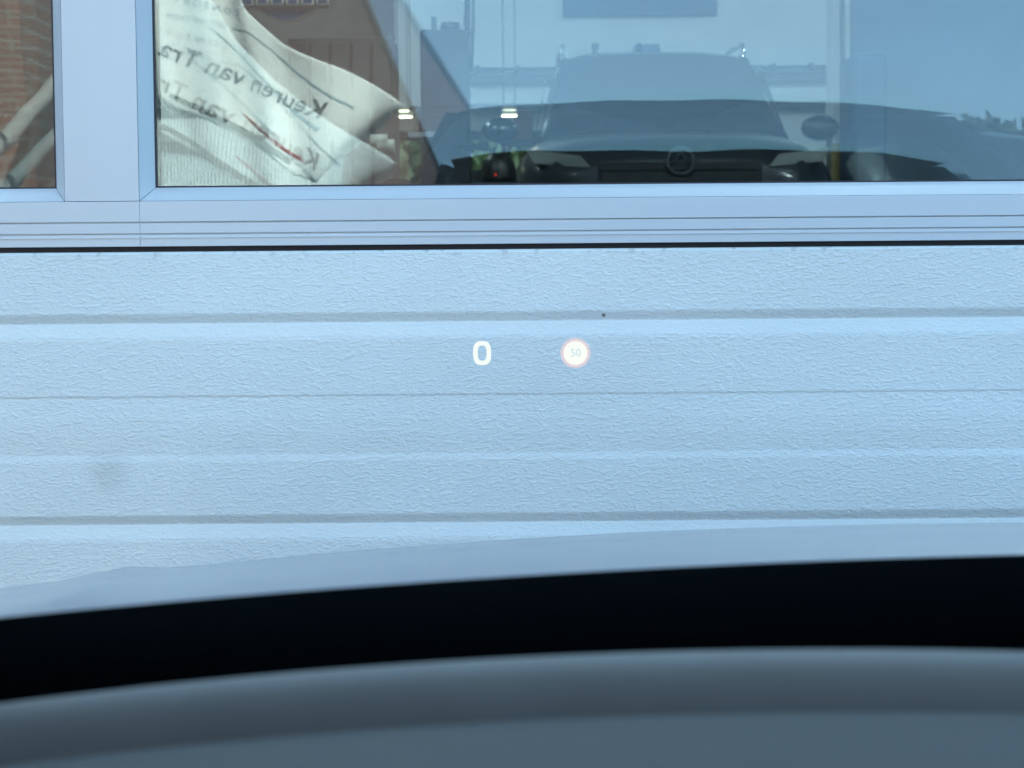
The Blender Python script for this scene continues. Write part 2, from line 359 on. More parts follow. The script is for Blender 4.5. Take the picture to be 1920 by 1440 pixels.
for pxa, pxb, mt in ((742, 786, 'beige'), (800, 1000, 'beige'), (1042, 1064, 'beige')):
    adopt(box('frosted_pane', (P(pxa, 230, YB).x + 0.005, YB + 0.06, zr1), (P(pxb, 230, YB).x - 0.005, YB + 0.07, wz1), K[mt]), bld)
adopt(box('frosted_pane', (P(1000, 230, YB).x, YB + 0.06, zr1), (P(1027, 230, YB).x, YB + 0.07, wz1), K['beige']), bld)
# dark bands, conduit and painted post on the far wall
a, b = P(880, 140, YB), P(1562, 152, YB)
adopt(box('wall_dark_band', (a.x, YB - 0.10, b.z), (b.x, YB - 0.004, a.z), K['pipe']), bld)  # dark grey strip stands in for a shadow band along the wall
a, b = P(880, 196, YB), P(1562, 201, YB)
adopt(box('wall_dark_band', (a.x, YB - 0.12, b.z), (b.x, YB - 0.004, a.z), K['pipe']), bld)
cz = P(1200, 128, YB).z
mb = MB().tube([(P(880, 128, YB).x, YB - 0.05, cz), (P(1562, 128, YB).x, YB - 0.05, cz)], 0.014, 8)
cond = mb.build('conduit', K['pipe']); adopt(cond, bld)
for px in (895, 970, 1045, 1095, 1145, 1300, 1375, 1450, 1520):
    x = P(px, 128, YB).x; adopt(box('conduit_clip', (x - 0.02, YB - 0.08, cz - 0.025), (x + 0.02, YB - 0.003, cz + 0.03), K['pipe']), bld)
a = P(1562, 0, 14.0); b = P(1594, 0, 14.0)
adopt(box('steel_column', (a.x, 14.0, 0.012), (b.x, 14.3, 5.2), K['white']), bld)
a2 = P(1582, 0, 13.9)
adopt(box('column_pipe', (a2.x - 0.012, 13.93, 0.012), (a2.x + 0.012, 13.98, 5.2), K['pipe']), bld)
adopt(box('column_guard', (a.x - 0.01, 13.985, 0.012), (b.x + 0.01, 13.996, P(1570, 268, 14).z), K['yellow']), bld)

K['added_partition'] = mat('blue_grey_added_partition', (0.12, 0.18, 0.26), 0.7, noise=0.08, nscale=1.5)
adopt(box('added_partition', (b.x + 0.002, 14.05, 0.012), (11.69, 14.25, 5.19), K['added_partition']), bld)  # wall added here, its dark blue-grey dims the right of the glass
# ------------------------------------------------------------------ sectional door
door = thing('sectional_door', 'white embossed steel sectional door with aluminium framed window strip', 'garage door', ((DX0 + DX1) / 2, D, 0))
def Z(py): return P(960, py, D).z
def pad(o): return adopt(o, door)
zt = Z(467)
def panel(ztop, height, name='door_panel'):
    u = (Z(467) - Z(1467)) / 1000.0       # metres per photograph pixel near the middle
    prof = [(0.0, 0.006), (0.0008, 0.0024), (0.003, 0.0)]
    z = 0.0
    for base in (0.0, 375.0, 750.0):
        for off, y in ((114, 0), (117.5, 0.0006), (130.5, 0.0042), (133, 0.0045), (134, 0.0043), (136.5, 0.0038), (158, 0.0005), (165, 0),
                       (266.5, 0), (270.0, 0.0008), (271.5, 0.0009), (300, 0.0003), (312, 0), (340, 0.0001), (376, 0.0012), (378, 0.00115), (389, 0.0001), (392, 0)):
            d = (base + off) * u
            if d < height - 0.02: prof.append((d, y))
    prof += [(height - 0.003, 0), (height - 0.0008, 0.0024), (height, 0.006), (height, 0.042), (0, 0.042)]
    prof = [(d, y) for d, y in prof]
    n = len(prof); xs = [DX0, DX1]
    vs = [(x, D + y, ztop - d) for x in xs for d, y in prof]
    fs = [(k, (k + 1) % n, n + (k + 1) % n, n + k) for k in range(n)]
    fs += [tuple(range(n - 1, -1, -1)), tuple(range(n, 2 * n))]
    o = mesh(name, vs, fs, K['panel']); fixn(o)
    return pad(o)
HP = 0.612
panel(zt, HP); panel(zt - HP - 0.006, HP)
pad(box('panel_joint', (DX0, D + 0.012, zt - HP - 0.0058), (DX1, D + 0.04, zt - HP - 0.0002), K['gasket']))
pad(box('bottom_seal', (DX0, D + 0.006, 0.001), (DX1, D + 0.04, zt - 2 * HP - 0.0065), K['gasket']))
# black rubber between the glazed section and the embossed one
pad(box('rubber_seal', (DX0, D + 0.012, zt - 0.0015), (DX1, D + 0.04, Z(457) + 0.001), K['gasket']))
# aluminium bottom rail: three lips with shadow grooves between them
zrail_t = Z(372)
XJ = P(262, 420, D).x
for (p0, p1, y0) in ((372, 411.0, 0.0), (413.2, 432.7, 0.0006), (435.0, 457, 0.0012)):
    for xa, xb in ((DX0, XJ - 0.00008), (XJ + 0.00008, DX1)):
        pad(box('window_rail', (xa, D + y0, Z(p1)), (xb, D + 0.03, Z(p0)), K['alu'], bevel=0.0007))
pad(box('window_rail', (DX0, D + 0.0042, Z(437)), (DX1, D + 0.036, Z(409)), K['alu']))
pad(box('window_rail', (DX0, D - 0.0002, Z(441)), (DX1, D + 0.002, Z(440.2)), K['alu']))
# uprights, glazing beads and panes
ZG0 = Z(346)                 # lower edge of the visible glass
ZG1 = ZG0 + 0.47
BEAD = zrail_t - ZG0         # negative: rail top lies below the glass edge
def X(px): return P(px, 346, D).x
panes = [(-2.06, X(97)), (X(284), 0.93), (1.055, 2.55)]
bw = X(121) - X(97)
bh = ZG0 - zrail_t
zf1 = ZG1 + bh
posts = [(DX0, -2.06 - bw), (X(97) + bw, X(284) - bw), (0.93 + bw, 1.055 - bw), (2.55 + bw, DX1)]
for (x0, x1) in posts:
    pad(box('mullion', (x0, D, zrail_t + 0.0004), (x1, D + 0.036, zf1), K['alu_v'], bevel=0.0006))
pad(box('window_rail', (DX0, D, zf1 + 0.0004), (DX1, D + 0.036, zf1 + 0.085), K['alu'], bevel=0.0007))
def bead(o4, i4, name, m):
    """mitred bar with a slanted face between the frame edge o4 and the glass edge i4"""
    (ax, az), (bx, bz) = o4; (cx, cz_), (dx, dz) = i4
    yo, yi, yb = D + 0.0012, D + 0.0300, D + 0.034
    vs = [(ax, yo, az), (bx, yo, bz), (dx, yi, dz), (cx, yi, cz_), (ax, yb, az), (bx, yb, bz), (dx, yb, dz), (cx, yb, cz_)]
    fs = [(0, 1, 2, 3), (4, 7, 6, 5), (0, 4, 5, 1), (1, 5, 6, 2), (2, 6, 7, 3), (3, 7, 4, 0)]
    return pad(fixn(mesh(name, vs, fs, m)))
e = 0.0005
for (x0, x1) in panes:
    X0, X1 = x0 - bw + e, x1 + bw - e; Z0, Z1 = zrail_t + e, zf1 - e
    q = 0.00045
    bead(((X0 + q, Z0), (X1 - q, Z0)), ((x0 + q, ZG0), (x1 - q, ZG0)), 'glazing_bead', K['alu'])
    bead(((X1 - q, Z1), (X0 + q, Z1)), ((x1 - q, ZG1), (x0 + q, ZG1)), 'glazing_bead', K['alu'])
    bead(((X0, Z1 - q), (X0, Z0 + q)), ((x0, ZG1 - q), (x0, ZG0 + q)), 'glazing_bead', K['alu_v'])
    bead(((X1, Z0 + q), (X1, Z1 - q)), ((x1, ZG0 + q), (x1, ZG1 - q)), 'glazing_bead', K['alu_v'])
    for o4, i4 in ((((X0 - e, Z0 - e), (X1 + e, Z0 - e)), ((x0, ZG0 - .0006), (x1, ZG0 - .0006))), (((X0 - e, Z1 + e), (X0 - e, Z0 - e)), ((x0 - .0006, ZG1), (x0 - .0006, ZG0))), (((X1 + e, Z0 - e), (X1 + e, Z1 + e)), ((x1 + .0006, ZG0), (x1 + .0006, ZG1)))):
        bk = bead(o4, i4, 'bead_underlay', K['gasket_thin']); bk.data.transform(Matrix.Translation((0, 0.0022, 0)))
    # thin rubber line round the glass
    t = 0.0022
    mb = MB(); ya, yb = D + 0.0302, D + 0.0345
    for a, b in (((x0 - .001, ya, ZG0 - .001), (x1 + .001, yb, ZG0 + t)), ((x0 - .001, ya, ZG1 - t), (x1 + .001, yb, ZG1 + .001)),
                 ((x0 - .001, ya, ZG0 + t), (x0 + t, yb, ZG1 - t)), ((x1 - t, ya, ZG0 + t), (x1 + .001, yb, ZG1 - t))):
        mb.box(a, b)
    pad(mb.build('glazing_rubber', K['gasket_thin']))
    # two sheets of an insulating unit, each a little bowed
    for (yy, sag, tx, tz, mt) in ((0.0345, 0.0013, 0.0, 0.0, 'glass_out'), (0.054, -0.0010, 0.0008, 0.0048, 'glass_in')):
        rows = []
        nx, nz = 90, 30
        for j in range(nz + 1):
            row = []
            for i in range(nx + 1):
                u, v = i / nx * 2 - 1, j / nz * 2 - 1
                x = x0 + (x1 - x0) * i / nx; zz = ZG0 + (ZG1 - ZG0) * j / nz
                row.append((x, D + yy - sag * (1 - u*u) * (1 - v*v) + tx * u * 0.5 + tz * v * 0.5 + 0.00006 * math.sin(x * 17 + yy * 900 + 1.5 * v) + 0.00003 * math.sin(x * 41 + zz * 13 + yy * 300), zz))
            rows.append(row)
        o = MB().grid(rows).build('pane', K[mt], smooth=True); pad(o)
# plain panel and lintel strip above the glazing
zu = zf1 + 0.085 + 0.008
pad(box('rubber_seal', (DX0, D + 0.012, zu - 0.0078), (DX1, D + 0.04, zu + 0.001), K['gasket']))
panel(zu + HP, HP); panel(zu + 2 * HP + 0.006, HP)
pad(box('top_seal', (DX0, D + 0.014, zu + 2 * HP + 0.0066), (DX1, D + 0.04, DTOP + 0.01), K['gasket']))

# ------------------------------------------------------------------ the driver's own car
CX = 0.48                                   # middle line of the car
car = thing('car', 'silver car seen from its driving seat, bonnet towards the door', 'car', (CX, 0, 0))
def cad(o): return adopt(o, car)
def lerp(tab, x):
    if x <= tab[0][0]: return tab[0][1]
    for (a, fa), (b, fb) in zip(tab, tab[1:]):
        if x <= b:
            t = (x - a) / (b - a); t2 = t * t * (3 - 2 * t)
            return fa + (fb - fa) * t2
    return tab[-1][1]
# bonnet: crowned sheet, highest near its front, a pressed crease towards each wing
bz = [(1.02, 1.018), (1.5, 1.0225), (1.86, 1.0315), (1.98, 1.0265), (2.12, 1.012), (2.28, 0.955), (2.38, 0.88), (2.42, 0.80)]
rows = []
NY, NX = 70, 120
for j in range(NY + 1):
    row = []
    for i in range(NX + 1):
        xr = -0.95 + 1.90 * i / NX
        ax = abs(xr)
        yr_ = 1.27 - 0.30 * xr * xr
        y = yr_ + (2.42 - yr_) * j / NY
        z = lerp(bz, y) - 0.042 * ax * ax
        z += 0.0055 * math.exp(-((ax - 0.845) / 0.028) ** 2)
        yy = y - 0.16 * ax ** 2.4 * max(0, (y - 1.2) / 1.2)
        row.append((CX + xr, yy, z))
    rows.append(row)
bon = cad(MB().grid(rows).build('bonnet', K['paint'], smooth=True))
# wings, nose, lower body
def wing(s):
    rr = []
    for j in range(25):
        y = 1.03 + 1.39 * j / 24
        zt_ = lerp(bz, y) - 0.042 * 0.9025 - 0.004
        yy = y - 0.16 * 0.95 ** 2.4 * max(0, (y - 1.2) / 1.2)
        rr.append([(CX + s * (0.953 + 0.02 * math.sin(k / 6 * math.pi)), yy - 0.004, zt_ + (0.38 - zt_) * k / 6) for k in range(7)])
    return cad(fixn(MB().grid(rr).build('wing', K['paint'], smooth=True)))
wing(-1); wing(1)
def nose(x0, x1, z0, z1, name, m, dy=0.0, bev=0.02):
    mb = MB(); rings = []
    for i in range(13):
        xr = x0 + (x1 - x0) * i / 12
        y = 2.42 - 0.16 * abs(xr) ** 2.4 + dy
        rings.append([(CX + xr, y - 0.07, z0), (CX + xr, y, z0 + 0.02), (CX + xr, y, z1 - 0.02), (CX + xr, y - 0.07, z1)])
    return cad(fixn(mb.loft(rings).build(name, m)))
nose(-0.9, 0.9, 0.28, 0.56, 'bumper', K['paint'], 0.03)
nose(-0.9, 0.9, 0.565, 0.78, 'front_panel', K['paint'], 0.0)
nose(-0.5, 0.5, 0.57, 0.75, 'grille', K['blackplastic'], 0.015)
nose(-0.84, -0.54, 0.63, 0.74, 'headlight', K['lampglass'], 0.02)
nose(0.54, 0.84, 0.63, 0.74, 'headlight', K['lampglass'], 0.02)
mb = MB()
for s in (-1, 1):
    o = MB().loft([[(CX + s*0.86, y, 0.30), (CX + s*0.93, y, 0.42), (CX + s*0.935, y, 0.75), (CX + s*0.90, y, 1.03), (CX + s*0.86, y, 1.03)] for y in (-2.2, -1.6, 0.2, 1.02)]).build('side_panel', K['paint']); fixn(o); cad(o)
o = MB().loft([[(CX + x, -2.22, 0.3), (CX + x, -2.28, 0.5), (CX + x, -2.24, 1.0), (CX + x, -1.82, 1.58), (CX + x, -1.80, 1.56), (CX + x, -2.16, 1.0), (CX + x, -2.16, 0.3)] for x in (-0.84, 0.84)]).build('tailgate', K['paint']); fixn(o); cad(o)
cad(box('car_floor', (CX - 0.855, -2.15, 0.27), (CX + 0.855, 1.0, 0.30), K['blackplastic']))
# roof, pillars, side glass
def roofz(xr, y): return 1.575 + 0.015 * (1 - ((y + 0.6) / 1.1) ** 2) - 0.022 * (abs(xr) / 0.6) ** 4 - 0.012 * xr 
rows = []; rows2 = []
for j in range(17):
    y = 0.26 - 2.08 * j / 16; r1 = []; r2 = []
    for i in range(25):
        xr = -0.62 + 1.24 * i / 24
        yy = y - (0.10 * (xr / 0.6) ** 2 if j == 0 else 0.06 * (xr / 0.6) ** 2 * max(0, 1 - j / 8))
        r1.append((CX + xr, yy, roofz(xr, yy))); r2.append((CX + xr, yy, roofz(xr, yy) - 0.035))
    rows.append(r1); rows2.append(r2)
cad(MB().grid(rows).build('roof', K['paint'], smooth=True)); cad(MB().grid(rows2).build('headlining', K['headlining'], smooth=True))
for s in (-1, 1):
    cad(MB().tube([(CX + s*0.80, 1.02, 1.00), (CX + s*0.72, 0.60, 1.30), (CX + s*0.60, 0.16, 1.505), (CX + s*0.585, -0.3, 1.53), (CX + s*0.585, -1.2, 1.52), (CX + s*0.62, -1.82, 1.48)], [0.05, 0.042, 0.04, 0.04, 0.045, 0.05], 10).build('roof_pillar', K['blackplastic'], smooth=True))
    cad(MB().tube([(CX + s*0.88, -0.35, 1.0), (CX + s*0.62, -0.45, 1.57)], 0.05, 8).build('door_pillar', K['blackplastic'], smooth=True))
    cad(MB().tube([(CX + s*0.86, -1.6, 1.0), (CX + s*0.64, -1.75, 1.53)], 0.09, 8).build('rear_pillar', K['paint'], smooth=True))
    cad(MB().grid([[(CX + s*0.88, 0.95, 1.03), (CX + s*0.88, -0.3, 1.03), (CX + s*0.87, -1.7, 1.03)], [(CX + s*0.65, 0.22, 1.52), (CX + s*0.63, -0.4, 1.56), (CX + s*0.65, -1.75, 1.52)]]).build('side_window', K['sideglass']))
    # door mirror
    m_ = MB().loft([[(CX + s*(0.95 + 0.11*math.cos(a)*q), 0.72 + dy, 1.12 + 0.075*math.sin(a)*q) for a in [2*math.pi*k/16 for k in range(16)]] for dy, q in ((-0.08, 0.9), (-0.03, 1.0), (0.04, 0.85), (0.075, 0.45))]).build('door_mirror', K['paint'], smooth=True); fixn(m_); cad(m_)
for s in (-1, 1):
    for y in (1.45, -1.45):
        t_ = cad(MB().lathe([(0.20, -0.10), (0.30, -0.11), (0.335, -0.08), (0.34, 0.0), (0.335, 0.08), (0.30, 0.11), (0.20, 0.10), (0.20, -0.10)], (CX + s*0.80, y, 0.34), 'x', 32).build('wheel', K['tyre'], smooth=True))
        rm = MB().lathe([(0.0, 0.09*s), (0.05, 0.095*s), (0.17, 0.075*s), (0.195, 0.10*s), (0.20, 0.10*s), (0.20, -0.10*s)], (CX + s*0.80, y, 0.34), 'x', 32).build('rim', K['rim'], smooth=True)
        rm.parent = t_
# windscreen: raked curved glass; black ceramic band along its foot
def wsp(xr, t):
    """t = 0 at the foot, 1 at the roof; xr across from the middle line"""
    y0 = 1.125 - 0.30 * xr * xr; z0 = 1.072
    y1 = 0.265 - 0.25 * xr * xr; z1 = 1.600 - 0.05 * abs(xr) ** 2
    w_ = 0.80 + (0.60 - 0.80) * t
    return Vector((CX + xr / 0.8 * w_, y0 + (y1 - y0) * t, z0 + (z1 - z0) * t))
def proj_y(p):
    q = CAMROT.transposed() @ (p - EYE); return 960 - q.x / q.z * F, 720 + q.y / q.z * F
def black_edge(px):                        # upper rim of the black band, highest on the car's middle line
    u = (2500 - px) / 1000.0
    return 1033.5 + 19.9 * u * u
rowsA = []; rowsB = []
NXW = 60
for i in range(NXW + 1):
    xr = -0.8 + 1.6 * i / NXW
    xs_ = -max(0.0, min(abs(xr), 0.74))
    lo_, hi_ = -0.1, 0.5
    for _ in range(40):
        t = (lo_ + hi_) / 2; px_, py_ = proj_y(wsp(xs_, t))
        if py_ > black_edge(px_): lo_ = t
        else: hi_ = t
    tf = lo_
    rowsA.append([wsp(xr, -0.16 + (tf + 0.16) * k / 8) for k in range(9)])
    rowsB.append([wsp(xr, tf + (1 - tf) * k / 14) for k in range(15)])
ws = cad(MB().grid(rowsB).build('windscreen', K['screen'], smooth=True))
fb = MB().grid(rowsA).build('frit_band', K['frit'], smooth=True); fb.parent = ws
pl_ = MB().grid([[p + Vector((0, -0.004, -0.006)) for p in r] for r in rowsB]).build('windscreen_ply', K['screen'], smooth=True); pl_.parent = ws
ws['label'] = 'clear raked windscreen'; fb['label'] = 'black band along the windscreen foot'
cad(box('scuttle', (CX - 0.82, 0.985, 0.80), (CX + 0.82, 1.26, 0.985), K['blackplastic']))
# wipers lie low in front of the glass
for x0, x1 in ((-0.62, -0.05), (0.0, 0.60)):
    cad(MB().tube([(CX + x0, 1.215 - 0.28*x0*x0, 1.046), (CX + x1, 1.24 - 0.28*x1*x1, 1.046)], 0.007, 6).build('wiper', K['blackplastic']))
# dashboard: instrument hood with rolled crest, seam groove, flat pad nearer the driver
prof = [(1.00, -0.120), (0.90, -0.070), (0.80, -0.034), (0.745, -0.0155), (0.722, -0.0062), (0.708, -0.0012), (0.701, 0.0), (0.699, -0.0004), (0.6970, -0.0022), (0.6957, -0.0050), (0.6949, -0.0085),
        (0.6943, -0.0122), (0.6937, -0.020), (0.6920, -0.040), (0.6760, -0.040), (0.6735, -0.022), (0.6715, -0.0150), (0.668, -0.0132), (0.655, -0.0126), (0.60, -0.0126), (0.50, -0.0135), (0.47, -0.022), (0.455, -0.036), (0.45, -0.06), (0.45, -0.20)]
rows = []
for i in range(81):
    x = -0.36 + (1.30 + 0.36) * i / 80
    zc = 1.1640 - 0.235 * (min(x, 0.45) - 0.092) ** 2
    row = []
    for (y, dz) in prof:
        k = 1.0
        yb = y
        row.append((x, yb, zc + dz))
    rows.append(row)
gv = MB().grid([r[12:16] for r in rows]).build('dashboard_groove', K['dashdark'], smooth=True); fixn(gv); cad(gv)
d1 = MB().grid([r[:13] for r in rows]).build('dashboard', K['dash'], smooth=True); fixn(d1); cad(d1)
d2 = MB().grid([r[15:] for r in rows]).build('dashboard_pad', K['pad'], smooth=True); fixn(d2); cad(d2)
cad(box('dashboard_carrier', (CX - 0.83, 0.50, 0.62), (CX + 0.83, 0.98, 1.04), K['dashdark']))
# steering wheel and seats stand below and behind the sight line
mb = MB(); n = 40
for k in range(n):
    a0, a1 = 2*math.pi*k/n, 2*math.pi*(k+1)/n
    mb.tube([(0.08 + 0.18*math.cos(a0), 0.36 + 0.05*math.sin(a0), 0.90 + 0.17*math.sin(a0)), (0.08 + 0.18*math.cos(a1), 0.36 + 0.05*math.sin(a1), 0.90 + 0.17*math.sin(a1))], 0.014, 8, cap=False)
sw = cad(mb.build('steering_wheel', K['blackplastic'], smooth=True))
hub = MB().loft([[(0.08 + q*0.07*math.cos(a), 0.36 + dy, 0.90 + q*0.06*math.sin(a)) for a in [2*math.pi*k/12 for k in range(12)]] for dy, q in ((-0.02, 1), (0.03, 0.8), (0.12, 0.5))]).build('steering_hub', K['blackplastic'])
hub.parent = sw
for sx_ in (CX - 0.38, CX + 0.38):
    st = cad(MB().loft([[(sx_ - wd, y, z), (sx_ + wd, y, z), (sx_ + wd, y - 0.12, z), (sx_ - wd, y - 0.12, z)] for (y, z, wd) in ((-0.28, 0.55, 0.24), (-0.34, 0.8, 0.25), (-0.42, 1.08, 0.22), (-0.45, 1.16, 0.14))]).build('seat', K['headlining'], bevel=0.03))
    hr = box('headrest', (sx_ - 0.13, -0.56, 1.18), (sx_ + 0.13, -0.46, 1.36), K['headlining'], bevel=0.03); hr.parent = st

# ------------------------------------------------------------------ head-up display
YH = 2.24
S = YH / F
hc = P(904, 662, YH); hd = P(1079, 662, YH)
hud = thing('head_up_display', 'glowing head-up display reading 0 beside a round 50 speed limit', 'display', hc)
K['hud_white'] = emit('display_white', (1.06, 1.0, 1.08), 1.0 / 2 ** EXPO)
K['hud_sign'] = emit('display_sign_white', (1.10, 1.0, 1.06), 1.0 / 2 ** EXPO)
K['hud_ink'] = emit('display_sign_digits', (0.62, 0.74, 0.92), 1.0 / 2 ** EXPO)
def halo(name, centre, r0, r1, col, strength, peak):
    m = bpy.data.materials.new(name); m.use_nodes = True; t = m.node_tree; t.nodes.remove(t.nodes['Principled BSDF'])
    gm = t.nodes.new('ShaderNodeNewGeometry'); ds = t.nodes.new('ShaderNodeVectorMath'); ds.operation = 'DISTANCE'; ds.inputs[1].default_value = centre
    t.links.new(gm.outputs['Position'], ds.inputs[0])
    mr = t.nodes.new('ShaderNodeMapRange'); mr.interpolation_type = 'SMOOTHSTEP'; mr.inputs['From Min'].default_value = r0; mr.inputs['From Max'].default_value = r1
    mr.inputs['To Min'].default_value = peak; mr.inputs['To Max'].default_value = 0.0
    t.links.new(ds.outputs['Value'], mr.inputs[0])
    e = t.nodes.new('ShaderNodeEmission'); e.inputs[0].default_value = (*col, 1); e.inputs[1].default_value = strength
    tr = t.nodes.new('ShaderNodeBsdfTransparent'); mx = t.nodes.new('ShaderNodeMixShader')
    t.links.new(mr.outputs[0], mx.inputs[0]); t.links.new(tr.outputs[0], mx.inputs[1]); t.links.new(e.outputs[0], mx.inputs[2])
    t.links.new(mx.outputs[0], t.nodes['Material Output'].inputs['Surface']); return m
def ring(cx, cz, y, rx0, rz0, rx1, rz1, pw, n=64, th=0.0004):
    """flat oval ring, rounded-oblong by the power pw"""
    def se(a, rx, rz):
        c, s = math.cos(a), math.sin(a)
        return (cx + rx * math.copysign(abs(c) ** pw, c), cz + rz * math.copysign(abs(s) ** pw, s))
    vs = []; fs = []
    for k in range(n):
        a = 2*math.pi*k/n
        o_ = se(a, rx1, rz1); i_ = se(a, rx0, rz0)
        vs += [(o_[0], y, o_[1]), (i_[0], y, i_[1]), (o_[0], y + th, o_[1]), (i_[0], y + th, i_[1])]
    for k in range(n):
        a, b = 4*k, 4*((k+1) % n)
        fs += [(a, a+1, b+1, b), (a+2, b+2, b+3, a+3), (a, b, b+2, a+2), (a+1, a+3, b+3, b+1)]
    return MB().add(vs, fs)
o = ring(hc.x, hc.z, YH, 8.2*S, 14.2*S, 17.0*S, 22.6*S, 0.72).build('speed_digit', K['hud_white']); adopt(fixn(o), hud)
n = 48
disc = MB().loft([[(hd.x + 22.3*S*math.cos(2*math.pi*k/n), y, hd.z + 22.3*S*math.sin(2*math.pi*k/n)) for k in range(n)] for y in (YH, YH + 0.0004)]).build('speed_limit_disc', K['hud_sign']); adopt(fixn(disc), hud)
rg_ = ring(hd.x, hd.z, YH + 0.0002, 22.3*S, 22.3*S, 32*S, 32*S, 1.0).build('speed_limit_rim', halo('display_red_rim', (hd.x, YH + 0.0002, hd.z), 22.0*S, 31.5*S, (1.0, 0.66, 0.74), 1.1 / 2 ** EXPO, 0.55)); adopt(fixn(rg_), hud)
text_mesh('speed_limit_digits', '50', K['hud_ink'], 20.5*S, Matrix.Translation((hd.x + 0.4*S, YH - 0.0004, hd.z)) @ Matrix.Rotation(R(90), 4, 'X'), hud)

# ------------------------------------------------------------------ other vehicles
def superring(y, hw, z0, z1, pw=0.55, n=28):
    zc = (z0 + z1) / 2; hz = (z1 - z0) / 2; r = []
    for k in range(n):
        a = 2 * math.pi * k / n; c, s_ = math.cos(a), math.sin(a)
        r.append((hw * math.copysign(abs(c) ** pw, c), y, zc + hz * math.copysign(abs(s_) ** pw, s_)))
    return r
def make_suv(name, label, cat, loc, rz, paint, rails=True, fin=True, h=1.0, wide=1.0, group=None):
    t = thing(name, label, cat, loc, group); t.rotation_euler = (0, 0, rz)
    def part(mb, nm, m, smooth=True, parent=t):
        o = mb.build(nm, m, parent, smooth=smooth); fixn(o); return o
    Wd = wide
    # front faces -y in its own frame, nose at y = 0
    part(MB().loft([superring(y, hw * Wd, z0, z1 * h) for y, hw, z0, z1 in ((0.0, 0.62, 0.38, 0.92), (0.06, 0.80, 0.30, 1.02), (0.30, 0.90, 0.26, 1.09), (0.9, 0.93, 0.25, 1.15), (1.35, 0.94, 0.25, 1.18), (2.6, 0.95, 0.25, 1.16), (4.0, 0.93, 0.27, 1.16), (4.5, 0.86, 0.32, 1.10), (4.62, 0.74, 0.40, 1.0))], True), 'body', paint)
    cab = [(1.30, 0.78, 1.00, 1.16), (1.75, 0.74, 1.0, 1.42), (2.12, 0.695, 1.0, 1.66), (2.45, 0.67, 1.0, 1.74), (3.4, 0.67, 1.0, 1.755), (4.1, 0.66, 1.0, 1.70), (4.42, 0.66, 1.0, 1.48), (4.58, 0.70, 1.0, 1.10)]
    part(MB().loft([superring(y, hw * Wd, z0 * h, z1 * h, 0.42) for y, hw, z0, z1 in cab], True), 'cabin', paint)
    # windscreen laid 8 mm off the cabin front
    def fr(y): return lerp([(a, d_) for a, _b, _c, d_ in cab], y) * h
    rows = []
    for k in range(9):
        y = 1.36 + (2.16 - 1.36) * k / 8
        w_ = (0.735 + (0.615 - 0.735) * k / 8) * Wd
        rows.append([(w_ * (i / 8 * 2 - 1), y - 0.035 + 0.05 * (i / 8 * 2 - 1) ** 2 , (1.135 + (1.685 - 1.135) * (k / 8) ** 0.93) * h + 0.02 - 0.03 * abs(i / 8 * 2 - 1) ** 3) for i in range(9)])
    ws_ = part(MB().grid(rows), 'windscreen', K['carglass'])
    part(MB().tube([(-0.52*Wd, 1.42, 1.20*h), (0.02, 1.36, 1.17*h)], 0.009, 6), 'wiper', K['blackplastic'], parent=ws_)
    part(MB().tube([(0.06, 1.37, 1.175*h), (0.58*Wd, 1.42, 1.20*h)], 0.009, 6), 'wiper', K['blackplastic'], parent=ws_)
    for s in (-1, 1):
        part(MB().grid([[(s*(0.80*Wd), 1.62, 1.15*h), (s*0.80*Wd, 2.7, 1.15*h), (s*0.79*Wd, 4.2, 1.15*h)], [(s*0.712*Wd, 2.15, 1.60*h), (s*0.70*Wd, 2.8, 1.66*h), (s*0.69*Wd, 4.05, 1.60*h)]]), 'side_window', K['carglass'], False)
        part(MB().loft([[(s*(1.02*Wd + 0.125*math.cos(a)*q), 1.62 + dy, 1.19*h + 0.085*math.sin(a)*q) for a in [2*math.pi*k/14 for k in range(14)]] for dy, q in ((-0.07, 0.45), (-0.035, 0.9), (0.03, 1.0), (0.08, 0.92))]), 'door_mirror', paint)
        hl = part(MB().loft([[(s*x, y, z) for x, y, z in ((0.50*Wd, 0.02 + dy, 0.90*h), (0.82*Wd, 0.13 + dy, 0.93*h), (0.86*Wd, 0.17 + dy, 1.01*h), (0.56*Wd, 0.05 + dy, 0.97*h))] for dy in (-0.03, 0.10)]), 'headlight', K['lampglass'], False)
        if rails:
            part(MB().tube([(s*0.60*Wd, 2.3, 1.66*h), (s*0.60*Wd, 2.36, 1.775*h), (s*0.60*Wd, 3.2, 1.80*h), (s*0.60*Wd, 4.0, 1.765*h), (s*0.60*Wd, 4.08, 1.66*h)], 0.018, 8), 'roof_rail', K['chrome'])
        for y in (0.92, 3.66):
            wl = part(MB().lathe([(0.21, -0.10), (0.31, -0.115), (0.345, -0.08), (0.35, 0), (0.345, 0.08), (0.31, 0.115), (0.21, 0.10), (0.21, -0.10)], (s*0.84*Wd, y, 0.35), 'x', 28), 'wheel', K['tyre'])
            part(MB().lathe([(0.0, 0.10*s), (0.06, 0.105*s), (0.18, 0.08*s), (0.21, 0.105*s), (0.21, -0.09*s)], (s*0.84*Wd, y, 0.35), 'x', 28), 'rim', K['rim'], parent=wl)
    gr = part(MB().box((-0.46*Wd, -0.035, 0.72*h), (0.46*Wd, 0.05, 0.93*h)), 'grille', K['steel_dark'], False)
    for k in range(3):
        z = (0.755 + 0.065*k)*h; part(MB().box((-0.45*Wd, -0.05, z), (0.45*Wd, -0.036, z + 0.022)), 'grille_bar', K['steel_dark'], False, parent=gr)
    em = part(MB().lathe([(0.068, -0.012), (0.085, -0.012), (0.085, 0.012), (0.068, 0.012), (0.068, -0.012)], (0, -0.06, 0.935*h), 'y', 28), 'emblem', K['pipe'])
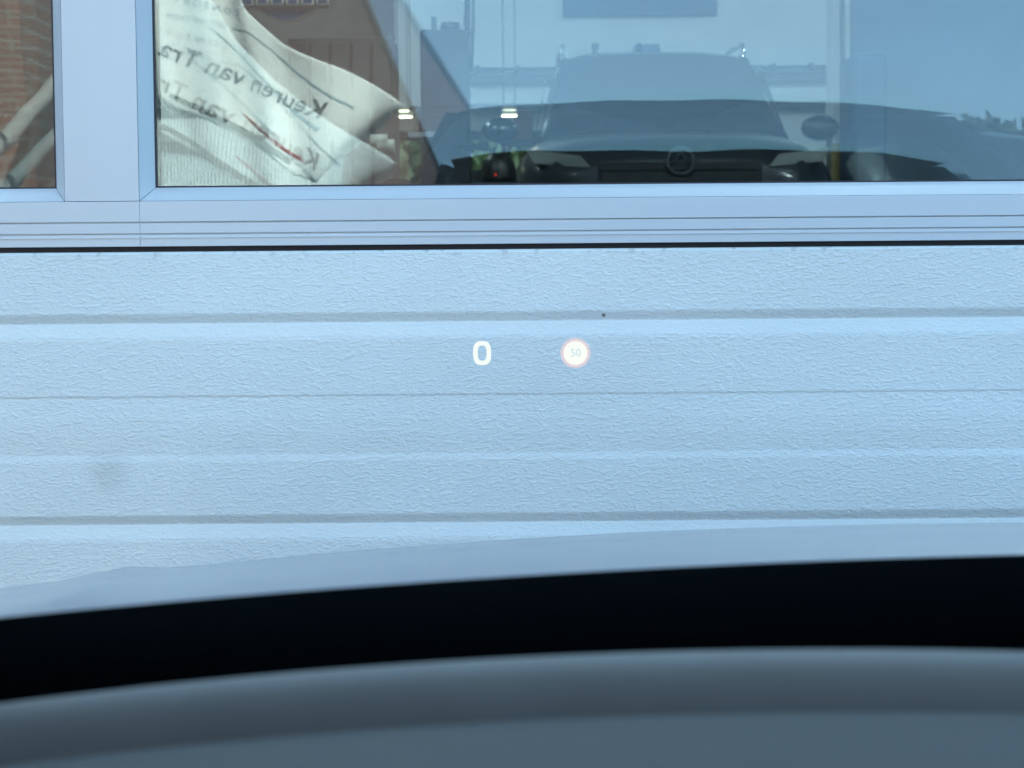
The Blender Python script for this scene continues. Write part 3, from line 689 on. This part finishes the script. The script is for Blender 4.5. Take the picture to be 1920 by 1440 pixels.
    part(MB().tube([(-0.05, -0.06, 0.915*h), (0.0, -0.064, 0.985*h), (0.05, -0.06, 0.915*h)], 0.008, 6), 'emblem_mark', K['pipe'], parent=em)
    part(MB().box((-0.26, -0.03, 0.44*h), (0.26, 0.02, 0.55*h)), 'plate_holder', K['blackplastic'], False)
    if fin:
        part(MB().loft([[(x*q, 3.85 + y, 1.735*h + z) for x, y, z in ((-0.045, -0.09 + 0.02*(1 - q), 0.03), (0.045, -0.09 + 0.02*(1-q), 0.03), (0.045, 0.10, 0.03), (-0.045, 0.10, 0.03))] if q == 1 else [(x*q, 3.85 + 0.05 + y*q, 1.735*h + 0.19) for x, y in ((-0.045, -0.03), (0.045, -0.03), (0.045, 0.05), (-0.045, 0.05))] for q in (1, 0.3)]), 'roof_antenna', K['blackplastic'], False)
    return t

SUVY = 12.4
sp_ = P(1275, 270, SUVY)
LIFT = 0.75
make_suv('suv', 'dark grey suv with roof rails facing out behind the door glass', 'suv', (sp_.x, SUVY, LIFT), 0.0, K['cargrey'], h=1.0)
# drive-on lift below it
lf = thing('drive_on_lift', 'dark steel drive-on lift carrying the grey suv', 'car lift', (sp_.x, SUVY, 0))
for s in (-1, 1):
    adopt(box('runway', (sp_.x + s*0.84 - 0.26, SUVY - 0.1, LIFT - 0.14), (sp_.x + s*0.84 + 0.26, SUVY + 4.8, LIFT - 0.001), K['steel_dark']), lf)
    for y in (0.5, 4.2):
        adopt(box('lift_leg', (sp_.x + s*0.84 - 0.1, SUVY + y - 0.12, 0.012), (sp_.x + s*0.84 + 0.1, SUVY + y + 0.12, LIFT - 0.141), K['steel_dark']), lf)

# ------------------------------------------------------------------ workshop contents
def at(px0, py0, px1, py1, Y, dep, name, m, parent, bevel=0.01):
    a, b = P(px0, py0, Y), P(px1, py1, Y)
    return adopt(box(name, (a.x, Y, b.z), (b.x, Y + dep, a.z), m, bevel=bevel), parent)
# heater cabinet with two stacks and the pipes beside it
YC = 11.0
a, b = P(787, 55, YC), P(880, 345, YC)
hb = thing('heater_cabinet', 'tall dark heater cabinet with two flue stubs beside pipes', 'heater', ((a.x + b.x) / 2, YC + 0.3, 0.012))
adopt(box('cabinet_body', (a.x, YC, 0.012), (b.x, YC + 0.55, a.z), K['steel_dark'], bevel=0.012), hb)
p = P(811, 55, YC); adopt(MB().tube([(p.x, YC + 0.2, p.z), (p.x, YC + 0.2, P(811, 24, YC).z)], 0.013, 10).build('flue_stub', K['pipe']), hb)
p = P(842, 55, YC); q = P(842, 35, YC)
adopt(MB().lathe([(0.0, q.z - p.z), (0.046, q.z - p.z), (0.05, 0.03), (0.04, 0.0)], (p.x, YC + 0.2, p.z), 'z', 20).build('flue_cap', K['steel_dark'], smooth=False), hb)
at(800, 120, 868, 200, YC - 0.006, 0.006, 'cabinet_door', K['steel_dark'], hb, 0.002)
at(800, 215, 868, 330, YC - 0.006, 0.006, 'cabinet_door', K['steel_dark'], hb, 0.002)
for nm, pts, r in (('riser_pipe', [(876, -400), (876, 128)], 0.016), ('riser_pipe', [(890, -400), (887, 60), (884, 135)], 0.009)):
    o = MB().tube([P(x, y, YC + 0.25) for x, y in pts], r, 10).build(nm, K['pipe'], smooth=True); adopt(o, hb)
cb = []
for k in range(13):
    t = k / 12; cb.append(P(877 + 10*math.sin(t*3.1) - 16*math.sin(t*math.pi)*(1 if t < .6 else .3), 5 + 75*t, YC + 0.22))
adopt(MB().tube(cb, 0.006, 8).build('cable', K['blackplastic'], smooth=True), hb)
# lockers on the left
YL = 8.6
lk = thing('locker', 'grey steel locker row standing left behind the door glass', 'locker', (P(650, 200, YL).x, YL + 0.25, 0.012))
a = P(540, 70, YL); b = P(735, 70, YL)
adopt(box('locker_body', (a.x, YL, 0.012), (b.x, YL + 0.5, a.z), K['steel_grey'], bevel=0.006), lk)
for k in range(5):
    x0 = a.x + (b.x - a.x) * k / 5 + 0.006; x1 = a.x + (b.x - a.x) * (k + 1) / 5 - 0.006
    dr = adopt(box('locker_door', (x0, YL - 0.016, 0.10), (x1, YL - 0.001, a.z - 0.02), K['steel_grey'], bevel=0.004), lk)
    h_ = box('locker_handle', (x1 - 0.022, YL - 0.03, 1.35), (x1 - 0.012, YL - 0.017, 1.47), K['blackplastic']); h_.parent = dr
# two white lamps on the locker side
for i, (px, py, nm) in enumerate(((709, 263, 'left'), (722, 273, 'right'))):
    c = P(px, py, 8.2)
    o = MB().lathe([(0.0, -0.03), (0.022, -0.03), (0.024, 0.035), (0.018, 0.035), (0.012, 0.0), (0.0, 0.0)], c, 'x', 16)
    sl_ = thing('spot_lamp', ['small white spot lamp, upper left of two before lockers', 'small white spot lamp, lower right of two before lockers'][i], 'lamp', c, 'white spot lamps by the lockers')
    adopt(o.build('lamp_head', K['tilewhite'], smooth=True), sl_)
    adopt(MB().tube([c, c + Vector((0.0, 0.2, 0.0)), c + Vector((0.0, 0.40, 0.02))], 0.007, 8).build('lamp_arm', K['blackplastic']), sl_)
# spare wheel on a stand, only its top shows
c = P(744, 352, 7.6)
wh = thing('spare_wheel', 'black wheel with bright bolts standing low behind the glass', 'wheel', (c.x, c.y, 0.012))
adopt(MB().lathe([(0.02, -0.02), (0.05, -0.03), (0.095, -0.045), (0.115, -0.03), (0.12, 0.03), (0.10, 0.05), (0.02, 0.04)], (c.x, c.y, c.z - 0.085), 'y', 32).build('tyre', K['tyre'], smooth=True), wh)
for k in range(5):
    a_ = 2*math.pi*k/5 + 0.3; adopt(MB().lathe([(0.0, -0.052), (0.008, -0.05), (0.008, -0.03)], (c.x + 0.068*math.cos(a_), c.y, c.z - 0.085 + 0.068*math.sin(a_)), 'y', 8).build('wheel_bolt', K['chrome']), wh)
adopt(box('stand', (c.x - 0.03, c.y + 0.045, 0.012), (c.x + 0.03, c.y + 0.105, c.z - 0.05), K['steel_dark']), wh)
# tyre machine with domed head and small red light
YT = 10.0
c = P(935, 345, YT)
tm = thing('tyre_machine', 'black domed tyre machine with red indicator light', 'machine', (c.x, YT + 0.2, 0.012))
adopt(box('machine_body', (c.x - 0.13, YT + 0.02, 0.012), (c.x + 0.15, YT + 0.42, c.z + 0.01), K['steel_dark'], bevel=0.02), tm)
dm = []
for k in range(9):
    t = k / 8; r = math.cos(t * math.pi / 2) ** 0.6
    dm.append([(c.x + 0.085*r*math.cos(a_)*1.0, YT + 0.2 + 0.12*r*math.sin(a_), c.z + 0.011 + 0.135*math.sin(t*math.pi/2)) for a_ in [2*math.pi*j/20 for j in range(20)]])
adopt(fixn(MB().loft(dm).build('machine_head', K['blackplastic'], smooth=True)), tm)
p = P(929, 327, YT + 0.06); adopt(MB().lathe([(0, -0.01), (0.006, -0.008), (0.006, 0.02)], (p.x, YT + 0.072, p.z), 'y', 10).build('indicator_light', K['led']), tm)
p0, p1 = P(880, 275, YT + 0.4), P(902, 273, YT + 0.4)
adopt(box('machine_arm', (p0.x - 0.04, YT + 0.43, p0.z - 0.014), (p1.x, YT + 0.49, p0.z + 0.014), K['blackplastic'], bevel=0.004), tm)
adopt(box('arm_head', (p1.x - 0.01, YT + 0.425, p1.z - 0.024), (p1.x + 0.034, YT + 0.495, p1.z + 0.026), K['blackplastic'], bevel=0.008), tm)
adopt(box('machine_column', (p0.x - 0.06, YT + 0.435, 0.012), (p0.x - 0.0, YT + 0.50, p0.z - 0.0145), K['steel_dark']), tm)
# flues and boards on the far wall
fl = thing('wall_duct', 'grey square duct with hood on the white far wall', 'duct', (P(1215, 120, YB).x, YB - 0.2, P(1215, 200, YB).z))
at(1193, 103, 1235, 190, YB - 0.30, 0.29, 'duct_shaft', K['board'], fl, 0.01)
a, b = P(1188, 103, YB - 0.34), P(1240, 82, YB - 0.34)
adopt(fixn(MB().loft([[(a.x, YB - 0.34, a.z), (b.x, YB - 0.34, a.z), (b.x, YB - 0.005, a.z), (a.x, YB - 0.005, a.z)], [(a.x + 0.02, YB - 0.32, b.z), (b.x - 0.02, YB - 0.32, b.z), (b.x - 0.02, YB - 0.005, b.z), (a.x + 0.02, YB - 0.005, b.z)]]).build('duct_hood', K['board'])), fl)
p = P(1116, 150, YB - 0.12); q = P(1116, 82, YB - 0.12)
vp = thing('vent_pipe', 'thin grey vent pipe standing up the white far wall', 'pipe', (p.x, YB - 0.12, 0.012))
adopt(MB().tube([(p.x, YB - 0.12, 0.012), (p.x, YB - 0.12, q.z)], 0.026, 12).build('pipe_shaft', K['pipe']), vp)
adopt(MB().tube([(p.x, YB - 0.12, q.z - 0.05), (p.x, YB - 0.12, q.z + 0.004)], 0.032, 12).build('pipe_cap', K['pipe']), vp)
a, b = P(1055, -90, YB), P(1343, 30, YB)
tag(box('wall_board', (a.x, YB - 0.06, b.z), (b.x, YB - 0.004, a.z), K['board'], bevel=0.006), 'dark blue board hung high on the white far wall', 'board')
a, b = P(1600, 100, 13.0), P(1664, 330, 13.0)
cbn = thing('tool_cabinet', 'dark blue tool cabinet with chamfered top right of the column', 'cabinet', ((a.x + b.x) / 2, 13.3, 0.012))
adopt(box('cabinet_body', (a.x, 13.0, 0.012), (b.x, 13.5, a.z), K['board'], bevel=0.03), cbn)
for k in range(4):
    z0 = 0.15 + k * 0.45; adopt(box('drawer', (a.x + 0.02, 12.985, z0), (b.x - 0.02, 12.999, z0 + 0.42), K['board'], bevel=0.004), cbn)
a, b = P(963, 207, 16.0), P(999, 262, 16.0)
tag(box('cardboard_carton', (a.x, 16.0, b.z), (b.x, 16.3, a.z), K['redcase'], bevel=0.004), 'brown carton before the far window, left of the suv', 'carton')
sh = thing('storage_rack', 'dark steel rack below the brown carton', 'rack', (P(981, 262, 16).x, 16.15, 0.012))
adopt(box('rack_shelf', (a.x - 0.1, 15.95, b.z - 0.03), (b.x + 0.05, 16.35, b.z - 0.001), K['steel_dark']), sh)
for x in (a.x - 0.09, b.x + 0.02):
    adopt(box('rack_post', (x, 16.0, 0.012), (x + 0.03, 16.03, b.z - 0.031), K['steel_dark']), sh)
# lit ceiling tubes
for i, (px, py, Y, L_) in enumerate(((755, 209, 17.5, 0.10), (758, 219, 15.5, 0.11), (955, 208, 15.8, 0.10), (955, 217, 14.8, 0.10))):
    c = P(px, py, Y)
    lm = thing('tube_light', ['lit warm tube lamp, upper left before far window', 'lit warm tube lamp, lower left before far window', 'lit warm tube lamp, upper one by the brown carton', 'lit warm tube lamp, lower one by the brown carton'][i], 'lamp', c, 'lit tube lamps in the workshop')
    adopt(MB().tube([c - Vector((L_/2, 0, 0)), c + Vector((L_/2, 0, 0))], 0.007, 8).build('tube', K['tube_warm']), lm)
    adopt(box('lamp_rail', (c.x - L_/2, c.y - 0.02, c.z + 0.017), (c.x + L_/2, c.y + 0.02, c.z + 0.035), K['tilewhite']), lm)
    for s in (-1, 1):
        adopt(MB().tube([(c.x + s*L_*0.4, c.y, c.z + 0.035), (c.x + s*L_*0.4, c.y, 5.2)], 0.003, 6).build('suspension_rod', K['pipe']), lm)
for i, (x, y) in enumerate(((-3, 7), (1.5, 7), (5.5, 7), (-3, 15), (5.5, 15))):
    lm = thing('ceiling_light', 'long ceiling light fitting in the workshop, out of the window view', 'lamp', (x, y, 5.2), 'ceiling lights of the workshop')
    adopt(box('light_housing', (x - 0.75, y - 0.09, 5.14), (x + 0.75, y + 0.09, 5.199), K['tilewhite']), lm)
    adopt(MB().tube([(x - 0.72, y, 5.11), (x + 0.72, y, 5.11)], 0.028, 10).build('tube', K['tube']), lm)
# trees behind the far window
def leafcloud(rng, n, c, rad, size):
    mb = MB()
    for _ in range(n):
        while True:
            q = Vector((rng.uniform(-1, 1), rng.uniform(-1, 1), rng.uniform(-1, 1)))
            if q.length < 1: break
        q = Vector((q.x * rad[0], q.y * rad[1], q.z * rad[2])) + c
        e_ = Euler((rng.uniform(0, 6), rng.uniform(0, 6), rng.uniform(0, 6))).to_matrix(); sz = size * rng.uniform(0.6, 1.3)
        mb.add([q + e_ @ Vector(v) * sz for v in ((-0.5, 0, 0), (0, -0.3, 0.05), (0.5, 0, 0), (0, 0.3, 0.05))], [(0, 1, 2, 3)])
    return mb
rng = random.Random(4)
for i, (x, lab) in enumerate(((-2.6, 'leafy green tree behind the far window, left of the machine'), (-0.6, 'leafy green tree behind the far window, beside the tyre machine'), (1.6, 'leafy green tree behind the far window, hidden partly by the suv'))):
    tr = thing('tree', lab, 'tree', (x, 25 + i * 0.4, 0), 'trees behind the workshop')
    adopt(MB().tube([(x, 25 + i*0.4, 0), (x + 0.1, 25 + i*0.4, 1.2), (x, 25 + i*0.4, 3.0)], [0.14, 0.11, 0.05], 10).build('trunk', K['bark'], smooth=True), tr)
    adopt(leafcloud(rng, 9000, Vector((x, 25 + i*0.4, 2.5)), (1.9, 1.4, 2.5), 0.19).build('crown', K['leaf']), tr)

# ------------------------------------------------------------------ behind the car: what the door glass mirrors
# brick building running back along the left
bb = thing('brick_building', 'brown brick building mirrored in the door glass', 'building', (-4.5, -14, 0))
adopt(box('wall', (-8.0, -170, 0), (-2.35, -5.3, 5.9), K['brick']), bb)
adopt(box('roof_edge', (-8.1, -170.1, 5.9), (-2.29, -5.2, 6.05), K['pipe']), bb)
def on_wall(px, py):
    return M(px, py, 2.31 * F / (960 - px))
for pts, r_ in (([(-60, 345), (-20, 300), (20, 262), (60, 215), (95, 185), (150, 120), (200, 20)], 0.040),):
    adopt(MB().tube([on_wall(a_, b_) for a_, b_ in pts], r_, 10).build('downpipe', K['pipe2'], smooth=True), bb)
for k in range(4):
    y = -8.5 - k * 4.5
    wf = adopt(box('window', (-2.40, y - 1.0, 1.2), (-2.335, y + 1.0, 2.6), K['blackplastic']), bb)
    pn = box('window_pane', (-2.334, y - 0.93, 1.27), (-2.330, y + 0.93, 2.53), K['carglass']); pn.parent = wf
# corrugated steel shed in front of the brick
cs = thing('steel_shed', 'low white corrugated steel shed mirrored bottom left in the glass', 'shed', (-2.0, -5.6, 0))
x0, x1 = M(270, 300, 10.4).x, M(620, 300, 10.4).x
yS = 2 * D - 10.4; zS = M(300, 205, 10.4).z; zS2 = M(600, 300, 10.4).z
vs = []; fs = []; n = 2 * int((x1 - x0) / 0.0095)
for k in range(n + 1):
    x = x0 + (x1 - x0) * k / n; y = yS + (0.005 if (k // 2) % 2 else -0.005); vs += [(x, y, 0.0), (x, y, zS)]
fs = [(2*k, 2*k+2, 2*k+3, 2*k+1) for k in range(n)]
adopt(mesh('corrugated_sheet', vs, fs, K['corr']), cs)
adopt(box('shed_body', (x0, yS - 0.9, 0), (x1, yS - 0.02, zS - 0.01), K['corr']), cs)
adopt(box('shed_roof', (x0 - 0.03, yS - 0.95, zS + 0.001), (x1 + 0.03, yS + 0.05, zS + 0.03), K['pipe']), cs)
# large white advertising flag on a pole, wind-blown
DF = 8.3
fg = thing('advertising_flag', 'white printed advertising flag mirrored left in the door glass', 'flag', (M(280, 345, DF).x - 0.05, 2 * D - DF, 0))
fx = M(280, 345, DF).x - 0.05
adopt(MB().tube([(fx, 2*D - DF, 0), (fx, 2*D - DF, 3.6)], [0.03, 0.018], 12).build('flag_pole', K['pipe'], smooth=True), fg)
adopt(MB().lathe([(0.0, 0.06), (0.22, 0.05), (0.24, 0.0)], (fx, 2*D - DF, 0.0), 'z', 20).build('flag_foot', K['blackplastic']), fg)
top = [(270, -330), (330, -190), (400, -60), (450, 20), (520, 80), (620, 140), (700, 190), (745, 222)]
bot = [(270, 190), (330, 208), (390, 238), (450, 276), (500, 314), (550, 352), (598, 368), (660, 300)]
def pl(tab, t):
    f = t * (len(tab) - 1); i = min(int(f), len(tab) - 2); u = f - i
    return (tab[i][0] + (tab[i+1][0] - tab[i][0]) * u, tab[i][1] + (tab[i+1][1] - tab[i][1]) * u)
def flag_pt(u, v, off=0.0):
    a_, b_ = pl(bot, u), pl(top, u); px, py = a_[0] + (b_[0] - a_[0]) * v, a_[1] + (b_[1] - a_[1]) * v
    p = M(px, py, DF)
    fold = 0.05 * u * math.sin(11 * u - 3.0 * v + 0.6) + 0.018 * math.sin(23 * u + 5 * v)
    return Vector((p.x, p.y + fold + off, p.z))
rows = [[flag_pt(i / 60, j / 30) for j in range(31)] for i in range(61)]
fc = MB().grid(rows).build('flag_cloth', K['flag'], smooth=True); adopt(fc, fg)
so = fc.modifiers.new('thick', 'SOLIDIFY'); so.thickness = 0.002; so.offset = 0
# printing on the cloth: flat strips and letters that follow it (reads left to right from the door)
def inv(px, py):
    """cloth coordinates (u, v) of a sight line"""
    lo_, hi_ = 0.0, 1.0
    u = 0.5
    for _ in range(30):
        a_, b_ = pl(bot, u), pl(top, u)
        v = (py - a_[1]) / (b_[1] - a_[1]) if abs(b_[1] - a_[1]) > 1e-6 else 0.5
        x = a_[0] + (b_[0] - a_[0]) * v
        u = min(1, max(0, u + (px - x) / 480.0))
    return u, v
def print_text(s_, p_start, p_end, size, m_, bold=0.0, shear=0.0, name='lettering'):
    """letters from p_start (word start) to p_end, laid along the cloth; mirrored by the glass they run right to left"""
    cu = bpy.data.curves.new(name, 'FONT'); cu.body = s_; cu.size = 1.0; cu.offset = bold; cu.shear = shear; cu.resolution_u = 4
    t = bpy.data.objects.new(name, cu); C.objects.link(t); bpy.context.view_layer.update()
    me = bpy.data.meshes.new_from_object(t.evaluated_get(bpy.context.evaluated_depsgraph_get()))
    bpy.data.objects.remove(t); bpy.data.curves.remove(cu)
    wdt = max(v.co.x for v in me.vertices)
    ax = Vector((p_end[0] - p_start[0], p_end[1] - p_start[1])); Ln = ax.length; ax.normalize(); up = Vector((-ax.y, ax.x))
    if up.y > 0: up = -up
    for v in me.vertices:
        q = Vector(p_start) + ax * (v.co.x / wdt * Ln) + up * (v.co.y * size)
        uu, vv = inv(q.x, q.y); v.co = flag_pt(uu, vv, 0.004)
    me.update(); o = bpy.data.objects.new(name, me); C.objects.link(o); me.materials.clear(); me.materials.append(m_); adopt(o, fg); o.parent = fc; o.matrix_parent_inverse = Matrix.Identity(4)
    return o
print_text('Keuren van Tra', (600, 240), (276, 98), 48, K['ink'], 0.010)
print_text('C O N S O R T', (432, 30), (300, -2), 17, K['ink_blue'], 0.0, 0.2)
print_text('G R E N S W A R E N', (402, 52), (292, 26), 13, K['ink_pale'], 0.0, 0.2)
def stripe(pts, w0, w1, m_, name='printed_stripe'):
    rr = []
    for k in range(41):
        t = k / 40; x, y = pl(pts, t); wd = w0 + (w1 - w0) * t
        x2, y2 = pl(pts, min(1, t + 0.02)); x1_, y1_ = pl(pts, max(0, t - 0.02)); d_ = Vector((x2 - x1_, y2 - y1_)).normalized(); nrm = Vector((-d_.y, d_.x))
        row = []
        for s in (-0.5, 0.5):
            q = Vector((x, y)) + nrm * wd * s; uu, vv = inv(q.x, q.y); row.append(flag_pt(uu, vv, 0.003))
        rr.append(row)
    o = MB().grid(rr).build(name, m_); o.parent = fc
stripe([(370, 50), (410, 85), (455, 130), (500, 175), (550, 225), (600, 262)], 3, 8, K['ink_pale'])
stripe([(412, 52), (450, 60), (500, 95), (560, 150), (610, 195), (650, 225)], 3, 4, K['ink_pale'])
stripe([(437, 222), (480, 262), (530, 300), (570, 322)], 3, 9, K['ink_red'])
stripe([(300, 178), (360, 205), (430, 250), (500, 298), (545, 325)], 10, 14, K['steel_grey'])
# parked cars in the yard, mirrored low on the right
for i, (px, d_, lab) in enumerate(((1640, 13.5, 'dark parked car mirrored low right in the door glass'), (1960, 15.5, 'dark parked car mirrored at the right edge of the glass'))):
    p = M(px, 300, d_)
    make_suv('parked_car', lab, 'car', (p.x, p.y, 0), math.pi, K['carblack'], rails=False, fin=False, h=1.0 + 0.08 * i, group='cars parked in the yard')

# round badge sign hung over the lockers
YG = 8.5
c = P(535, -28, YG); k_ = YG / F
bd = thing('badge_sign', 'round grey badge sign with a row of blocks above the lockers', 'sign', (c.x, YG, c.z))
adopt(fixn(MB().lathe([(0.0, 0.0), (64*k_, 0.0), (64*k_, 0.012), (0.0, 0.012)], (c.x, YG, c.z), 'y', 48).build('sign_disc', K['board'])), bd)
adopt(fixn(MB().lathe([(64.5*k_, -0.006), (70*k_, -0.006), (70*k_, 0.012), (64.5*k_, 0.012), (64.5*k_, -0.006)], (c.x, YG, c.z), 'y', 48).build('sign_rim', K['steel_grey'])), bd)
adopt(box('sign_bar', (c.x - 92*k_, YG - 0.012, c.z - 44*k_), (c.x + 92*k_, YG - 0.002, c.z + 44*k_), K['steel_grey'], bevel=0.002), bd)
for i in range(6):
    x = c.x + (-82 + i * 28) * k_
    fr_ = adopt(box('letter_block', (x, YG - 0.018, c.z - 38*k_), (x + 23*k_, YG - 0.013, c.z + 38*k_), K['tilewhite'], bevel=0.001), bd)
    pn = box('block_face', (x + 3*k_, YG - 0.022, c.z - 35*k_), (x + 20*k_, YG - 0.0185, c.z + 35*k_), K['board']); pn.parent = fr_
for s_ in (-1, 1):
    adopt(MB().tube([(c.x + s_*0.1, YG + 0.02, c.z), (c.x + s_*0.1, YG + 0.02, 5.2)], 0.004, 6).build('hanging_rod', K['pipe']), bd)

# clipped hedge closing the yard, mirrored as a dark band low in the glass
hy = 2 * D - 22.0
hg = thing('hedge', 'long dark green hedge mirrored as a dark band low in the glass', 'hedge', (6.0, hy, 0))
K['hedge_leaf'] = mat('dark_hedge_leaf', (0.02, 0.034, 0.018), 0.7, noise=0.4, nscale=2)
mb = MB(); rg2 = random.Random(11)
for _ in range(16000):
    q = Vector((rg2.uniform(1.5, 13.0), hy + rg2.uniform(-0.55, 0.55), 2.12 * rg2.random() ** 0.8 + 0.06 * math.sin(rg2.uniform(0, 6))))
    e_ = Euler((rg2.uniform(0, 6), rg2.uniform(0, 6), rg2.uniform(0, 6))).to_matrix(); sz = 0.20 * rg2.uniform(0.6, 1.3)
    mb.add([q + e_ @ Vector(v) * sz for v in ((-0.5, 0, 0), (0, -0.35, 0.05), (0.5, 0, 0), (0, 0.35, 0.05))], [(0, 1, 2, 3)])
adopt(mb.build('foliage', K['hedge_leaf']), hg)
for x in (2.5, 4.5, 6.5, 8.5, 10.5, 12.5):
    adopt(MB().tube([(x, hy, 0), (x + 0.05, hy, 0.8), (x, hy + 0.05, 1.7)], [0.05, 0.04, 0.015], 8).build('stem', K['bark']), hg)
